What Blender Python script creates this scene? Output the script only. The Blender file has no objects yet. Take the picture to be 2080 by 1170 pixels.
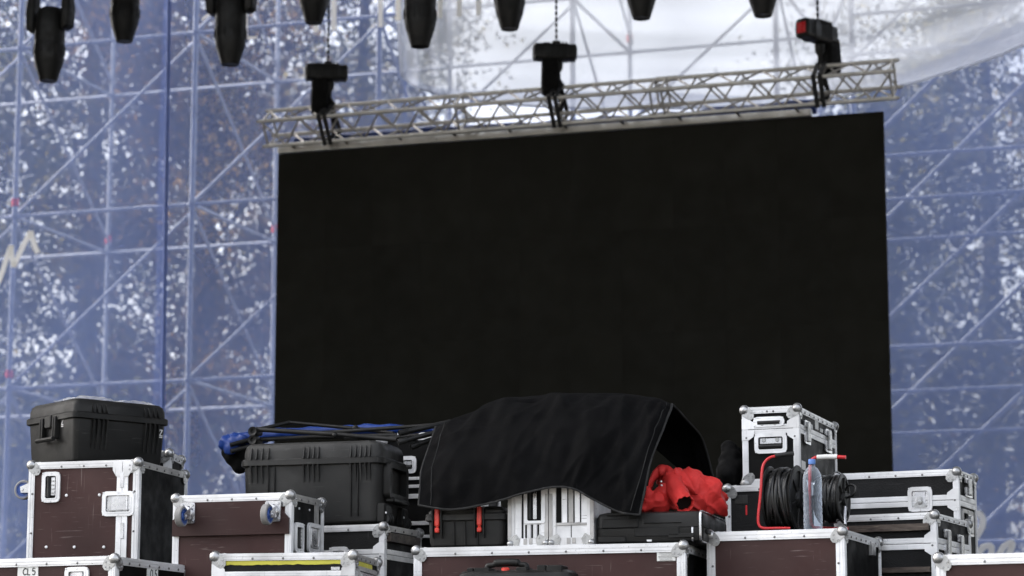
import bpy, math, random
import numpy as np
from mathutils import Vector, Matrix, noise
random.seed(7)
S = bpy.context.scene
COL = S.collection
R = math.radians
# ------------------------------------------------------------------ camera
FPX, PITCH = 5200.0, math.atan(915.0 / 5200.0)
CAM = Vector((0, 0, 1.6))
cd = bpy.data.cameras.new('camera'); cam = bpy.data.objects.new('camera', cd); COL.objects.link(cam)
cd.sensor_width = 36.0; cd.lens = FPX / 2080.0 * 36.0
cam.location = CAM; cam.rotation_euler = (math.pi / 2 + PITCH, 0, 0)
cd.clip_start = 0.1; cd.clip_end = 2000
cd.dof.use_dof = True; cd.dof.focus_distance = 12.6; cd.dof.aperture_fstop = 3.1; cd.dof.aperture_blades = 0
S.camera = cam
# ------------------------------------------------------------------ sky and sun (overcast)
SUN_EL, SUN_AZ = R(46), R(-62)           # veiled, high to the left and behind the stage
W = bpy.data.worlds.new('World'); S.world = W; W.use_nodes = True
nt = W.node_tree; nt.nodes.clear()
sky = nt.nodes.new('ShaderNodeTexSky'); sky.sky_type = 'NISHITA'; sky.sun_disc = False
sky.sun_elevation = SUN_EL; sky.sun_rotation = SUN_AZ
sky.air_density = 1.0; sky.dust_density = 6.0; sky.ozone_density = 0.6; sky.altitude = 0
hs = nt.nodes.new('ShaderNodeHueSaturation'); hs.inputs['Saturation'].default_value = 0.35
bg = nt.nodes.new('ShaderNodeBackground'); bg.inputs['Strength'].default_value = 0.14
wo = nt.nodes.new('ShaderNodeOutputWorld')
nt.links.new(sky.outputs[0], hs.inputs['Color']); nt.links.new(hs.outputs[0], bg.inputs[0]); nt.links.new(bg.outputs[0], wo.inputs[0])
sl = bpy.data.lights.new('sun', 'SUN'); sl.energy = 1.0; sl.angle = R(16); sl.color = (1.0, 0.97, 0.93)
sun = bpy.data.objects.new('sun', sl); COL.objects.link(sun)
tosun = Vector((math.sin(SUN_AZ) * math.cos(SUN_EL), math.cos(SUN_AZ) * math.cos(SUN_EL), math.sin(SUN_EL)))
sun.rotation_euler = tosun.to_track_quat('Z', 'Y').to_euler(); sun.location = (-40, 30, 40)
S.view_settings.view_transform = 'Standard'; S.view_settings.look = 'None'
S.view_settings.gamma = 1; S.view_settings.use_curve_mapping = False
S.view_settings.exposure = 2.2
S.render.engine = 'CYCLES'
S.cycles.max_bounces = 6; S.cycles.diffuse_bounces = 3; S.cycles.glossy_bounces = 3; S.cycles.transparent_max_bounces = 24; S.cycles.use_denoising = True
S.cycles.caustics_reflective = False; S.cycles.caustics_refractive = False

# ------------------------------------------------------------------ geometry helpers
FWD = Vector((0, math.cos(PITCH), math.sin(PITCH))); UPV = Vector((0, -math.sin(PITCH), math.cos(PITCH)))
def ray(px, py):
    return FWD + Vector(((px - 1040) / FPX, 0, 0)) + UPV * ((585 - py) / FPX)
def axes(deg):
    a = R(deg); return Vector((math.cos(a), -math.sin(a), 0)), Vector((math.sin(a), math.cos(a), 0))
def on(px, py, off, deg=22.0):           # a point of the photograph on an upright plane of the place
    n = axes(deg)[1]; d = ray(px, py); return CAM + d * ((off - CAM.dot(n)) / d.dot(n))
def atz(px, py, z):
    d = ray(px, py); return CAM + d * ((z - CAM.z) / d.z)
def on_pl(px, py, p0, n):
    d = ray(px, py); return CAM + d * ((p0 - CAM).dot(n) / d.dot(n))
STG = 18.0
SA, SN = axes(STG)

def rr(u0, v0, u1, v1, r, k=4):
    r = min(r, abs(u1 - u0) / 2 - 1e-5, abs(v1 - v0) / 2 - 1e-5); out = []
    for cx, cy, a0 in ((u1 - r, v0 + r, -90), (u1 - r, v1 - r, 0), (u0 + r, v1 - r, 90), (u0 + r, v0 + r, 180)):
        for i in range(k + 1):
            a = R(a0 + 90 * i / k); out.append((cx + r * math.cos(a), cy + r * math.sin(a)))
    return out

class MB:
    def __init__(self, M=None):
        self.v = []; self.f = []; self.M = M or Matrix(); self.uv = None
    def add(self, vs, fs, M=None):
        b = len(self.v); MM = self.M @ M if M else self.M
        self.v += [MM @ Vector(p) for p in vs]; self.f += [tuple(b + i for i in f) for f in fs]
        return self
    def box(self, x0, x1, y0, y1, z0, z1, M=None):
        return self.add([(x0, y0, z0), (x1, y0, z0), (x1, y1, z0), (x0, y1, z0), (x0, y0, z1), (x1, y0, z1), (x1, y1, z1), (x0, y1, z1)],
                        [(3, 2, 1, 0), (4, 5, 6, 7), (0, 1, 5, 4), (1, 2, 6, 5), (2, 3, 7, 6), (3, 0, 4, 7)], M)
    def bbox(self, x0, x1, y0, y1, z0, z1, b=0.003, M=None):     # chamfered box
        def lp(i, z): return [(x, y, z) for x, y in rr(x0 + i, y0 + i, x1 - i, y1 - i, b, 1)]
        return self.loft([lp(b, z0), lp(0, z0 + b), lp(0, z1 - b), lp(b, z1)], True, True, M)
    def loft(self, loops, cap0=True, cap1=True, M=None):
        n = len(loops[0]); vs = [p for l in loops for p in l]; fs = []
        for k in range(len(loops) - 1):
            for i in range(n):
                j = (i + 1) % n; fs.append((k * n + i, k * n + j, (k + 1) * n + j, (k + 1) * n + i))
        if cap0: fs.append(tuple(reversed(range(n))))
        if cap1: fs.append(tuple((len(loops) - 1) * n + i for i in range(n)))
        return self.add(vs, fs, M)
    def path(self, pts, r, n=8, caps=True, M=None):
        pts = [Vector(p) for p in pts]; rs = r if isinstance(r, (list, tuple)) else [r] * len(pts)
        loops = []; prev = None
        for i, p in enumerate(pts):
            t = (pts[min(i + 1, len(pts) - 1)] - pts[max(i - 1, 0)]).normalized()
            if prev is None:
                a = Vector((0, 0, 1)) if abs(t.z) < .9 else Vector((1, 0, 0)); u = t.cross(a).normalized()
            else:
                u = (prev - t * prev.dot(t)).normalized()
            prev = u; w = t.cross(u)
            loops.append([p + (u * math.cos(2 * math.pi * k / n) + w * math.sin(2 * math.pi * k / n)) * rs[i] for k in range(n)])
        return self.loft(loops, caps, caps, M)
    def lathe(self, prof, n=16, M=None, caps=True):                 # (r, z) profile about local z
        return self.loft([[(r * math.cos(2 * math.pi * k / n), r * math.sin(2 * math.pi * k / n), z) for k in range(n)] for r, z in prof], caps, caps, M)
    def ball(self, c, r, n=12, m=7, M=None):
        pr = [(max(1e-4, r * math.sin(math.pi * i / m)), -r * math.cos(math.pi * i / m)) for i in range(m + 1)]
        T = Matrix.Translation(Vector(c)); return self.lathe(pr, n, (M @ T) if M else T)
    def ring(self, outer, inner, w0, w1, M=None):                   # framed plate in (u, v), raised along w
        n = len(outer); vs = [(u, v, w0) for u, v in outer] + [(u, v, w1) for u, v in outer] + [(u, v, w1) for u, v in inner] + [(u, v, w0) for u, v in inner]
        fs = []
        for k in range(3):
            for i in range(n):
                j = (i + 1) % n; fs.append((k * n + i, k * n + j, (k + 1) * n + j, (k + 1) * n + i))
        return self.add(vs, fs, M)
    def plate(self, outl, w0, w1, M=None):
        return self.loft([[(u, v, w0) for u, v in outl], [(u, v, w1) for u, v in outl]], True, True, M)
    def ribbon(self, pts, width, w0=0.0, w1=0.002, M=None):          # a flat stroke in (u, v)
        L = []; Rr = []
        P = [Vector((p[0], p[1], 0)) for p in pts]
        for i, p in enumerate(P):
            t = (P[min(i + 1, len(P) - 1)] - P[max(i - 1, 0)]).normalized(); q = Vector((-t.y, t.x, 0)) * width / 2
            L.append(p + q); Rr.append(p - q)
        loops = [[(a.x, a.y, w0), (b.x, b.y, w0), (b.x, b.y, w1), (a.x, a.y, w1)] for a, b in zip(L, Rr)]
        return self.loft(loops, True, True, M)
    def mesh(self, name):
        me = bpy.data.meshes.new(name); me.from_pydata([tuple(p) for p in self.v], [], self.f); me.update(); return me
    def build(self, name, mat, parent=None, smooth=None, M=None):
        me = self.mesh(name); me.materials.append(mat)
        return link(name, me, parent, smooth, M)

def link(name, me, parent=None, smooth=None, M=None):
    o = bpy.data.objects.new(name, me); COL.objects.link(o)
    if parent: o.parent = parent
    if M is not None: o.matrix_local = M
    if smooth and me.polygons:
        me.polygons.foreach_set('use_smooth', [True] * len(me.polygons)); me.set_sharp_from_angle(angle=R(smooth))
    return o
def thing(name, label, cat, M=None, group=None):
    o = bpy.data.objects.new(name, None); COL.objects.link(o); o.empty_display_size = .1
    if M is not None: o.matrix_world = M
    return tag(o, label, cat, group)
def tag(o, label=None, cat=None, group=None, kind=None):
    if label: o['label'] = label
    if cat: o['category'] = cat
    if group: o['group'] = group
    if kind: o['kind'] = kind
    return o
def crom(P, t):                                                     # Catmull-Rom through a list of points
    n = len(P) - 1; x = min(max(t, 0), .99999) * n; i = int(x); f = x - i
    a, b, c, d = P[max(i - 1, 0)], P[i], P[i + 1], P[min(i + 2, n)]
    return b * 1.0 + (c - a) * (.5 * f) + (a * 2 - b * 5 + c * 4 - d) * (.5 * f * f) + (b * 3 - a - c * 3 + d) * (.5 * f ** 3)
def smooth_px(pts, k=6):
    P = [Vector((p[0], p[1], 0)) for p in pts]; m = (len(P) - 1) * k
    return [(q.x, q.y) for q in (crom(P, i / m) for i in range(m + 1))]
def vis_shadow_ok(o): return o

# ------------------------------------------------------------------ materials
MATS = {}
def mat(name, base, rough=.5, metal=0.0, spec=.5, var=.25, vscale=6.0, bump=0.0, bscale=80.0, scr=0.0, scol=(.5, .47, .45), stretch=(1, 1, 1), dust=0.0, dcol=(.35, .34, .32), rvar=.15, orand=0.0):
    if name in MATS: return MATS[name]
    m = bpy.data.materials.new(name); m.use_nodes = True; t = m.node_tree; N = t.nodes; L = t.links
    b = N['Principled BSDF']; b.inputs['Metallic'].default_value = metal; b.inputs['Specular IOR Level'].default_value = spec
    tc = N.new('ShaderNodeTexCoord'); oi = N.new('ShaderNodeObjectInfo')
    ad = N.new('ShaderNodeVectorMath'); ad.operation = 'ADD'
    L.new(tc.outputs['Object'], ad.inputs[0])
    mu = N.new('ShaderNodeMath'); mu.operation = 'MULTIPLY'; mu.inputs[1].default_value = 37.0
    L.new(oi.outputs['Random'], mu.inputs[0]); L.new(mu.outputs[0], ad.inputs[1])
    mp = N.new('ShaderNodeMapping'); mp.inputs['Scale'].default_value = stretch; L.new(ad.outputs[0], mp.inputs['Vector'])
    def nz(scale, det=4, dist=0.0, vec=mp):
        q = N.new('ShaderNodeTexNoise'); q.inputs['Scale'].default_value = scale; q.inputs['Detail'].default_value = det
        q.inputs['Distortion'].default_value = dist; L.new(vec.outputs[0], q.inputs['Vector']); return q
    def ramp(src, p0, p1, c0=(0, 0, 0, 1), c1=(1, 1, 1, 1)):
        r = N.new('ShaderNodeValToRGB'); r.color_ramp.elements[0].position = p0; r.color_ramp.elements[1].position = p1
        r.color_ramp.elements[0].color = c0; r.color_ramp.elements[1].color = c1; L.new(src, r.inputs[0]); return r
    n1 = nz(vscale, 5)
    lo = tuple(c * (1 - var) for c in base) + (1,); hi = tuple(min(1, c * (1 + var)) for c in base) + (1,)
    col = ramp(n1.outputs[0], .3, .7, lo, hi).outputs[0]
    def mix(fac, a, c):
        x = N.new('ShaderNodeMix'); x.data_type = 'RGBA'; L.new(fac, x.inputs[0]); L.new(a, x.inputs[6]); x.inputs[7].default_value = (*c, 1); return x.outputs[2]
    if scr > 0:                                                     # scratches: thin streaks in two directions, broken up
        for k, (sx, rot) in enumerate((((2, 55, 55), .5), ((55, 55, 2.4), -.6), ((5, 40, 60), 1.1))):
            m2 = N.new('ShaderNodeMapping'); m2.inputs['Scale'].default_value = sx; m2.inputs['Rotation'].default_value = (0, rot, 0); L.new(ad.outputs[0], m2.inputs['Vector'])
            s1 = nz(2.2, 2, .3, m2); f1 = ramp(s1.outputs[0], .66, .72)
            s2 = nz(5 + k, 3); f2 = ramp(s2.outputs[0], .5, .62)
            mm = N.new('ShaderNodeMath'); mm.operation = 'MULTIPLY'; L.new(f1.outputs[0], mm.inputs[0]); L.new(f2.outputs[0], mm.inputs[1])
            m3 = N.new('ShaderNodeMath'); m3.operation = 'MULTIPLY'; m3.inputs[1].default_value = scr; L.new(mm.outputs[0], m3.inputs[0])
            col = mix(m3.outputs[0], col, scol)
    if dust > 0:
        s = nz(3.2, 7, .6); f = ramp(s.outputs[0], .45, .75); m3 = N.new('ShaderNodeMath'); m3.operation = 'MULTIPLY'; m3.inputs[1].default_value = dust; L.new(f.outputs[0], m3.inputs[0])
        col = mix(m3.outputs[0], col, dcol)
    if orand > 0:
        hv = N.new('ShaderNodeHueSaturation'); vr = N.new('ShaderNodeMapRange'); vr.inputs[3].default_value = 1 - orand; vr.inputs[4].default_value = 1 + orand
        L.new(oi.outputs['Random'], vr.inputs[0]); L.new(vr.outputs[0], hv.inputs['Value']); L.new(col, hv.inputs['Color']); col = hv.outputs[0]
    L.new(col, b.inputs['Base Color'])
    rn = nz(vscale * 2.3, 4); rr_ = ramp(rn.outputs[0], .3, .7, (max(.05, rough - rvar),) * 3 + (1,), (min(1, rough + rvar),) * 3 + (1,)); L.new(rr_.outputs[0], b.inputs['Roughness'])
    if bump > 0:
        q = nz(bscale, 3); bp = N.new('ShaderNodeBump'); bp.inputs['Strength'].default_value = bump; bp.inputs['Distance'].default_value = .004; L.new(q.outputs[0], bp.inputs['Height']); L.new(bp.outputs[0], b.inputs['Normal'])
    MATS[name] = m; return m
ALU = mat('aluminium_rail', (.82, .82, .83), .42, .30, .5, .12, 9, 0, 0, .7, (.22, .21, .20), dust=.5, dcol=(.38, .37, .36), orand=.06)
ALUW = mat('worn_aluminium', (.78, .78, .79), .45, .30, .5, .18, 9, 0, 0, .9, (.14, .13, .12), dust=.6, dcol=(.32, .31, .30))
ALUD = mat('dull_shaded_aluminium', (.46, .45, .44), .5, .5, .5, .25, 9, 0, 0, .6, (.16, .15, .14), dust=.5, dcol=(.22, .21, .2))  # dull metal, also the darker copy that colours in shade on case sides
STEEL = mat('zinc_steel', (.62, .62, .64), .30, .85, .5, .2, 14, 0, 0, .3, (.2, .2, .2))
BALL = mat('ball_corner_steel', (.42, .42, .42), .36, .8, .5, .25, 20, .15, 60, .4, (.2, .2, .2))
BROWN = mat('brown_phenolic_panel', (.047, .0225, .021), .55, 0, .2, .2, 3, .05, 250, .6, (.20, .16, .15), dust=.25, dcol=(.095, .058, .053))
BROWN2 = mat('dark_brown_panel', (.038, .0175, .0165), .55, 0, .2, .2, 3, .05, 250, .4, (.16, .14, .13), dust=.15, dcol=(.09, .07, .065))
BLKP = mat('black_hex_panel', (.011, .011, .0115), .6, 0, .14, .3, 5, .6, 130, .3, (.10, .10, .10), dust=.15, dcol=(.06, .06, .06))
BLK = mat('black_panel', (.0055, .0055, .0055), .6, 0, .10, .3, 5, .1, 200, .12, (.06, .06, .06))
PLAST = mat('black_polymer', (.0068, .0067, .0065), .48, 0, .26, .25, 4, .25, 300, .22, (.10, .10, .095), dust=.35, dcol=(.055, .053, .05))
PLASTG = mat('dark_grey_polymer', (.020, .0197, .019), .5, 0, .25, .2, 4, .25, 300, .25, (.16, .16, .15), dust=.4, dcol=(.085, .083, .08))
RUB = mat('black_rubber', (.012, .012, .012), .6, 0, .4, .3, 10)
FAB = mat('black_canvas', (.0048, .0048, .0051), .95, 0, .03, .2, 9, .35, 700, .06, (.09, .09, .09), dust=.12, dcol=(.014, .014, .015))
FABH = mat('black_hem_binding', (.022, .022, .022), .85, 0, .2, .2, 20)
RED = mat('red_ripstop', (.54, .030, .027), .68, 0, .3, .15, 9, .25, 500, .2, (.5, .08, .08))
REDD = mat('black_sleeve_shade', (.010, .008, .008), .9, 0, .1)  # flat black for the shade inside the sleeve
REDP = mat('red_paint', (.55, .020, .025), .35, 0, .5, .1, 10, 0, 0, .5, (.35, .3, .3))
ORNG = mat('red_latch_plastic', (.62, .045, .03), .4, 0, .5, .1, 12, 0, 0, .5, (.7, .3, .08))
YELL = mat('yellow_tape', (.60, .56, .07), .5, 0, .4, .1, 14, 0, 0, .6, (.4, .36, .2), dust=.55, dcol=(.45, .36, .06))
BLUE = mat('blue_tarpaulin', (.005, .032, .18), .5, 0, .4, .2, 6)
BLUEW = mat('blue_wheel_hub', (.02, .07, .28), .4, 0, .5, .1, 10)
GREYW = mat('grey_rubber_tyre', (.24, .235, .23), .7, 0, .3, .15, 12)
PAPER = mat('white_label_paper', (.72, .72, .70), .7, 0, .3, .06, 9)
INK = mat('dark_ink', (.06, .06, .06), .8, 0, .2, .1)
WHT = mat('white_marker', (.62, .62, .62), .7, 0, .3, .2, 30)
WOOD = mat('scuffed_wood_batten', (.055, .040, .034), .6, 0, .35, .5, 20, .2, 60, .9, (.3, .26, .2), dust=.7, dcol=(.18, .15, .12), stretch=(1, 4, 4))
LED = mat('led_panel_face', (.015, .0143, .0112), .8, 0, .08, .10, 2.5, .3, 900, orand=.05)
TRUSS = mat('grey_truss_aluminium', (.60, .58, .54), .42, .55, .5, .14, 6, 0, 0, .4, (.16, .15, .14))
TRUSSD = mat('dull_truss_brace', (.40, .38, .35), .45, .5, .5, .14, 6)
HOIST = mat('black_hoist_enamel', (.006, .006, .006), .55, 0, .3, .2, 8)
BAG = mat('black_bag_nylon', (.004, .004, .004), .85, 0, .15, .3, 12)
SLING = mat('charcoal_sling', (.026, .026, .027), .85, 0, .2, .3, 20)
GALV = mat('galvanised_tube', (.42, .44, .48), .45, .35, .5, .2, 5)
OTAPE = mat('orange_marking_tape', (.95, .035, .015), .5, 0, .4, .1)
COIL = mat('black_cable_jacket', (.014, .014, .014), .42, 0, .5, .3, 12)
BARK = mat('tree_bark', (.055, .042, .032), .9, 0, .2, .4, 3, .6, 12)
LENS = mat('lamp_lens_glint', (.5, .5, .5), .25, .3, .6, .1)  # pale grey puts a glint into the lens colour
GROUND = mat('trodden_ground', (.16, .15, .13), .95, 0, .1, .3, .5, .3, 6)
DECK = mat('stage_plywood', (.035, .033, .031), .7, 0, .3, .3, 2)
ROOFM = mat('grey_unseen_roof', (.10, .10, .105), .8, 0, .2, .1, 2)
# ------------------------------------------------------------------ setting
def plane_obj(name, x0, x1, y0, y1, z, m, M=None):
    o = MB(M).add([(x0, y0, z), (x1, y0, z), (x1, y1, z), (x0, y1, z)], [(0, 1, 2, 3)]).build(name, m); return tag(o, kind='structure')
plane_obj('ground', -600, 600, -300, 900, 0, GROUND)
DZ = 1.50
STM = Matrix.Rotation(R(-STG), 4, 'Z')
dk = tag(MB(STM).box(-17.5, 5.5, 8.6, 27.4, .02, DZ).build('stage_deck', DECK), kind='structure')
tag(MB(STM).box(-18.5, 6.5, 10.5, 24.6, 12.0, 12.1).build('unseen_stage_roof', ROOFM), kind='structure')  # roof out of view, added to keep sky light off the stage
for u_, lb in ((-17.2, 'unseen black drape added at the left to darken the case sides'), (5.2, 'unseen black drape added at the right to darken the case sides')):
    dr = MB(STM); L_ = [(u_ + .06 * math.sin(k * 1.3), 12.5 + 10.5 * k / 60) for k in range(61)]
    dr.add([(x, y, z) for x, y in L_ for z in (DZ, 11.9)], [(2 * k, 2 * k + 2, 2 * k + 3, 2 * k + 1) for k in range(60)])
    tag(dr.build('shade_drape', FAB, None, 180), lb, 'drape')  # drapes out of view, added to darken the sides of the cases

# ------------------------------------------------------------------ trees beyond the stage
def leafmat(name, c):
    m = bpy.data.materials.new(name); m.use_nodes = True; t = m.node_tree; N = t.nodes; L = t.links; b = N['Principled BSDF']
    g = N.new('ShaderNodeNewGeometry'); r = N.new('ShaderNodeValToRGB'); L.new(g.outputs['Random Per Island'], r.inputs[0])
    e = r.color_ramp.elements; e[0].color = (c[0] * .4, c[1] * .45, c[2] * .5, 1); e[1].color = (c[0] * 4.2, c[1] * 3.3, c[2] * 2.0, 1)
    x = e.new(.66); x.color = (*c, 1)
    tcn = N.new('ShaderNodeTexCoord'); nzn = N.new('ShaderNodeTexNoise'); nzn.inputs['Scale'].default_value = .9; nzn.inputs['Detail'].default_value = 3; L.new(tcn.outputs['Object'], nzn.inputs[0])
    mrn = N.new('ShaderNodeMapRange'); mrn.inputs[1].default_value = .35; mrn.inputs[2].default_value = .65; mrn.inputs[3].default_value = .45; mrn.inputs[4].default_value = 2.0; L.new(nzn.outputs[0], mrn.inputs[0])
    hvn = N.new('ShaderNodeHueSaturation'); L.new(mrn.outputs[0], hvn.inputs['Value']); L.new(r.outputs[0], hvn.inputs['Color']); r = hvn
    L.new(r.outputs[0], b.inputs['Base Color']); b.inputs['Roughness'].default_value = .6
    tr = N.new('ShaderNodeBsdfTranslucent'); L.new(r.outputs[0], tr.inputs[0]); mx = N.new('ShaderNodeMixShader'); mx.inputs[0].default_value = .45
    L.new(b.outputs[0], mx.inputs[1]); L.new(tr.outputs[0], mx.inputs[2]); L.new(mx.outputs[0], N['Material Output'].inputs[0]); return m
LEAF = [leafmat('olive_leaf', (.09, .092, .038)), leafmat('dark_leaf', (.055, .062, .030)), leafmat('autumn_leaf', (.115, .088, .034))]
def tree(label, x, y, h, rad, low, seed, lm, nl=9000):
    rg = random.Random(seed); t = thing('tree', label, 'tree', Matrix.Translation((x, y, 0)), 'trees beyond the stage netting')
    tr = MB(); tips = []
    top = Vector((rg.uniform(-.5, .5), rg.uniform(-.5, .5), h * .85))
    tp = [Vector((0, 0, 0)).lerp(top, k / 6) + Vector((rg.uniform(-.2, .2), rg.uniform(-.2, .2), 0)) * (k > 0) for k in range(7)]
    tr.path(tp, [.30 * (1 - .8 * k / 6) for k in range(7)], 9)
    for k in range(34):
        f = low + (1 - low) * (k + rg.random()) / 34; base = crom(tp, min(.97, f * .96)); a = k * 2.4 + rg.uniform(-.5, .5)
        rl = rad * math.sqrt(max(.08, 1 - ((f - .5 - low * .4) / .62) ** 2)) * rg.uniform(.7, 1.1)
        end = base + Vector((math.cos(a) * rl, math.sin(a) * rl, rl * rg.uniform(.05, .55)))
        mid = base.lerp(end, .5) + Vector((rg.uniform(-.3, .3), rg.uniform(-.3, .3), -.05 * rl))
        tr.path([base, mid, end], [.07 * (1.2 - f), .045 * (1.2 - f), .012], 5)
        for j in range(9):
            q = crom([base, mid, end], rg.uniform(.22, 1.02)) + Vector((rg.gauss(0, .32), rg.gauss(0, .32), rg.gauss(0, .30)))
            tips.append((q, rg.uniform(.18, .72)))
    tr.build('trunk', BARK, t, 40)
    g = np.random.default_rng(seed); C = np.array([tuple(q) for q, _ in tips]); Rr = np.array([r for _, r in tips]); k = g.integers(0, len(tips), nl)
    p = C[k] + g.normal(size=(nl, 3)) * Rr[k][:, None] * np.array([1, 1, .8])
    s = g.uniform(.030, .080, nl)[:, None] * .92; d = g.normal(size=(nl, 3)) + np.array([0, 0, -.4]); d /= np.linalg.norm(d, axis=1)[:, None]
    w = np.cross(d, g.normal(size=(nl, 3))); w /= np.linalg.norm(w, axis=1)[:, None] + 1e-9; n = np.cross(d, w) * s * .25
    V = np.stack([p - d * s, p - d * s * .1 + w * s * .6 + n, p + d * s * 1.2, p - d * s * .1 - w * s * .6 + n], 1).reshape(-1, 3)
    b = np.arange(nl)[:, None] * 4; T = np.concatenate([b, b + 1, b + 2, b, b + 2, b + 3], 1).reshape(-1)
    me = bpy.data.meshes.new('crown'); me.vertices.add(len(V)); me.vertices.foreach_set('co', V.astype(np.float32).ravel())
    me.loops.add(len(T)); me.loops.foreach_set('vertex_index', T.astype(np.int32)); me.polygons.add(nl * 2); me.polygons.foreach_set('loop_start', np.arange(0, nl * 6, 3, dtype=np.int32)); me.update(calc_edges=True); me.validate()
    me.materials.append(lm); link('crown', me, t)
TREES = [('tall olive-green tree behind the netting at the far left edge', -9.6, 40, 20.0, 3.0, .08, 0),
         ('broad dark-leaved tree behind the netting left of the dark net seam', -7.2, 45, 21.5, 3.3, .08, 1),
         ('tall brownish-leaved tree seen through the netting between seam and screen', -4.9, 41, 20.0, 2.7, .10, 2),
         ('slender olive tree seen through the netting just left of the screen', -2.9, 47, 21.0, 2.6, .10, 0),
         ('short dark tree standing low behind the left netting', -6.6, 37, 7.5, 2.6, .05, 1),
         ('leafy dark tree behind the netting just right of the screen', 6.1, 40, 14.2, 2.6, .06, 1),
         ('olive tree behind the netting at the right edge under the sheet', 8.4, 43, 17.5, 3.0, .06, 0),
         ('distant autumn-tinted tree behind the right netting', 10.6, 39, 17.5, 2.8, .06, 2)]
for i, (lb, x, y, h, rad, low, lm) in enumerate(TREES):
    tree(lb, x, y, h, rad, low, 30 + i, LEAF[lm], (70000, 74000, 68000, 64000, 26000, 44000, 48000, 42000)[i])

# ------------------------------------------------------------------ scaffold behind the nets
SF0 = 25.75; SF1 = SF0 + 2.35
def sp(u, n, z): return SA * u + SN * n + Vector((0, 0, z))
def su(p): return p.dot(SA)
sc0 = on(30, 440, SF0, STG); U0 = su(sc0); Z0 = sc0.z
lifts = [Z0 + 2.0 * k for k in range(-2, 4)]
sca = thing('scaffold', 'tall tube scaffold standing behind the blue nets with braces and orange tape marks', 'scaffold')
def tube(name, a, b, r, m, par, n=8):
    mid = (a + b) / 2; d = b - a
    return MB().path([(0, 0, -d.length / 2), (0, 0, d.length / 2)], r, n).build(name, m, par, 40, Matrix.Translation(mid) @ d.to_track_quat('Z', 'Y').to_matrix().to_4x4())
BAY = 2.24
rg = random.Random(3)
us = [U0 + BAY * i for i in range(-1, 5)] + [su(on(x, 600, SF0, STG)) for x in (1742, 2175, 2600)]
for i in range(-1, 8):
    u = us[i + 1]; BAY = us[i + 2] - u if i < 7 else 2.0
    for n_, rr_ in ((SF0, .032), (SF1, .028))[:2 if i < 5 else 1]:
        up = tube('upright', sp(u, n_, .02), sp(u, n_, 12.4), rr_, GALV, sca)
        Mi = up.matrix_basis.inverted()
        for z in lifts:
            MB(Mi).lathe([(.05, z - .02), (.055, z), (.05, z + .02)], 10, Matrix.Translation((sp(u, n_, 0)))).build('rosette', GALV, up, 40)
        if i < 4 or i > 5:
            for z in lifts[1:5]:
                if rg.random() < .5:
                    MB(Mi).lathe([(rr_ + .010, z + .12), (rr_ + .010, z + .21)], 10, Matrix.Translation(sp(u, n_, 0)), False).build('marking_tape', OTAPE, up, 40)
    for z in lifts if i < 5 else []:
        tube('transom', sp(u, SF0, z), sp(u, SF1, z), .022, GALV, sca)
    for k in range(len(lifts) - 1) if i < 5 else []:
        tube('cross_brace', sp(u + .03, SF0, lifts[k + 1] - .1), sp(u + .03, SF1, lifts[k] + .1), .019, GALV, sca)
    if 4 < i < 7:
        for z in lifts:
            for q in (-.45, -.88): tube('ledger', sp(u, SF0 + .05, z + q), sp(u + BAY, SF0 + .05, z + q), .02, GALV, sca)
        for k in range(len(lifts) - 1): tube('face_brace', sp(u, SF0 + .12, lifts[k] - .9), sp(u + BAY, SF0 + .12, lifts[k + 1] - .95), .021, GALV, sca)
    if i < 7:
        for z in lifts:
            tube('ledger', sp(u, SF0, z), sp(u + BAY, SF0, z), .023, GALV, sca)
            if i < 4: tube('ledger', sp(u, SF1, z), sp(u + BAY, SF1, z), .022, GALV, sca)
        for k in range(len(lifts) - 1):
            tube('face_brace', sp(u, SF0 + .06, lifts[k] + .05), sp(u + BAY, SF0 + .06, lifts[k + 1] - .05), .021, GALV, sca)

# ------------------------------------------------------------------ blue nets and the white sheet
def sheer(name, col, alpha, transl, wr, tint, var=.10):
    m = bpy.data.materials.new(name); m.use_nodes = True; t = m.node_tree; N = t.nodes; L = t.links; N.remove(N['Principled BSDF'])
    df = N.new('ShaderNodeBsdfDiffuse'); tl = N.new('ShaderNodeBsdfTranslucent'); tp = N.new('ShaderNodeBsdfTransparent')
    df.inputs[0].default_value = (*col, 1); tl.inputs[0].default_value = (*col, 1); tp.inputs[0].default_value = (*tint, 1)
    m1 = N.new('ShaderNodeMixShader'); m1.inputs[0].default_value = transl; L.new(df.outputs[0], m1.inputs[1]); L.new(tl.outputs[0], m1.inputs[2])
    tc = N.new('ShaderNodeTexCoord'); nz = N.new('ShaderNodeTexNoise'); nz.inputs['Scale'].default_value = wr; nz.inputs['Detail'].default_value = 4
    mpn = N.new('ShaderNodeMapping'); mpn.inputs['Scale'].default_value = (1, 1, .45); L.new(tc.outputs['Object'], mpn.inputs[0]); L.new(mpn.outputs[0], nz.inputs[0])
    mr = N.new('ShaderNodeMapRange'); mr.inputs[1].default_value = .3; mr.inputs[2].default_value = .7; mr.inputs[3].default_value = alpha - var; mr.inputs[4].default_value = alpha + var
    L.new(nz.outputs[0], mr.inputs[0])
    m2 = N.new('ShaderNodeMixShader'); L.new(mr.outputs[0], m2.inputs[0]); L.new(tp.outputs[0], m2.inputs[1]); L.new(m1.outputs[0], m2.inputs[2])
    L.new(m2.outputs[0], N['Material Output'].inputs[0]); return m
NET = sheer('blue_debris_net', (.20, .268, .525), .56, .55, .5, (.96, .97, 1.0), .12)
SHEET = sheer('white_translucent_sheet', (.49, .52, .59), .82, .75, .8, (1, 1, 1), .05)
TAPEW = sheer('white_letter_print', (.95, .94, .90), .97, .68, 2, (1, 1, 1), .02)
NETN = 25.45
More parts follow.
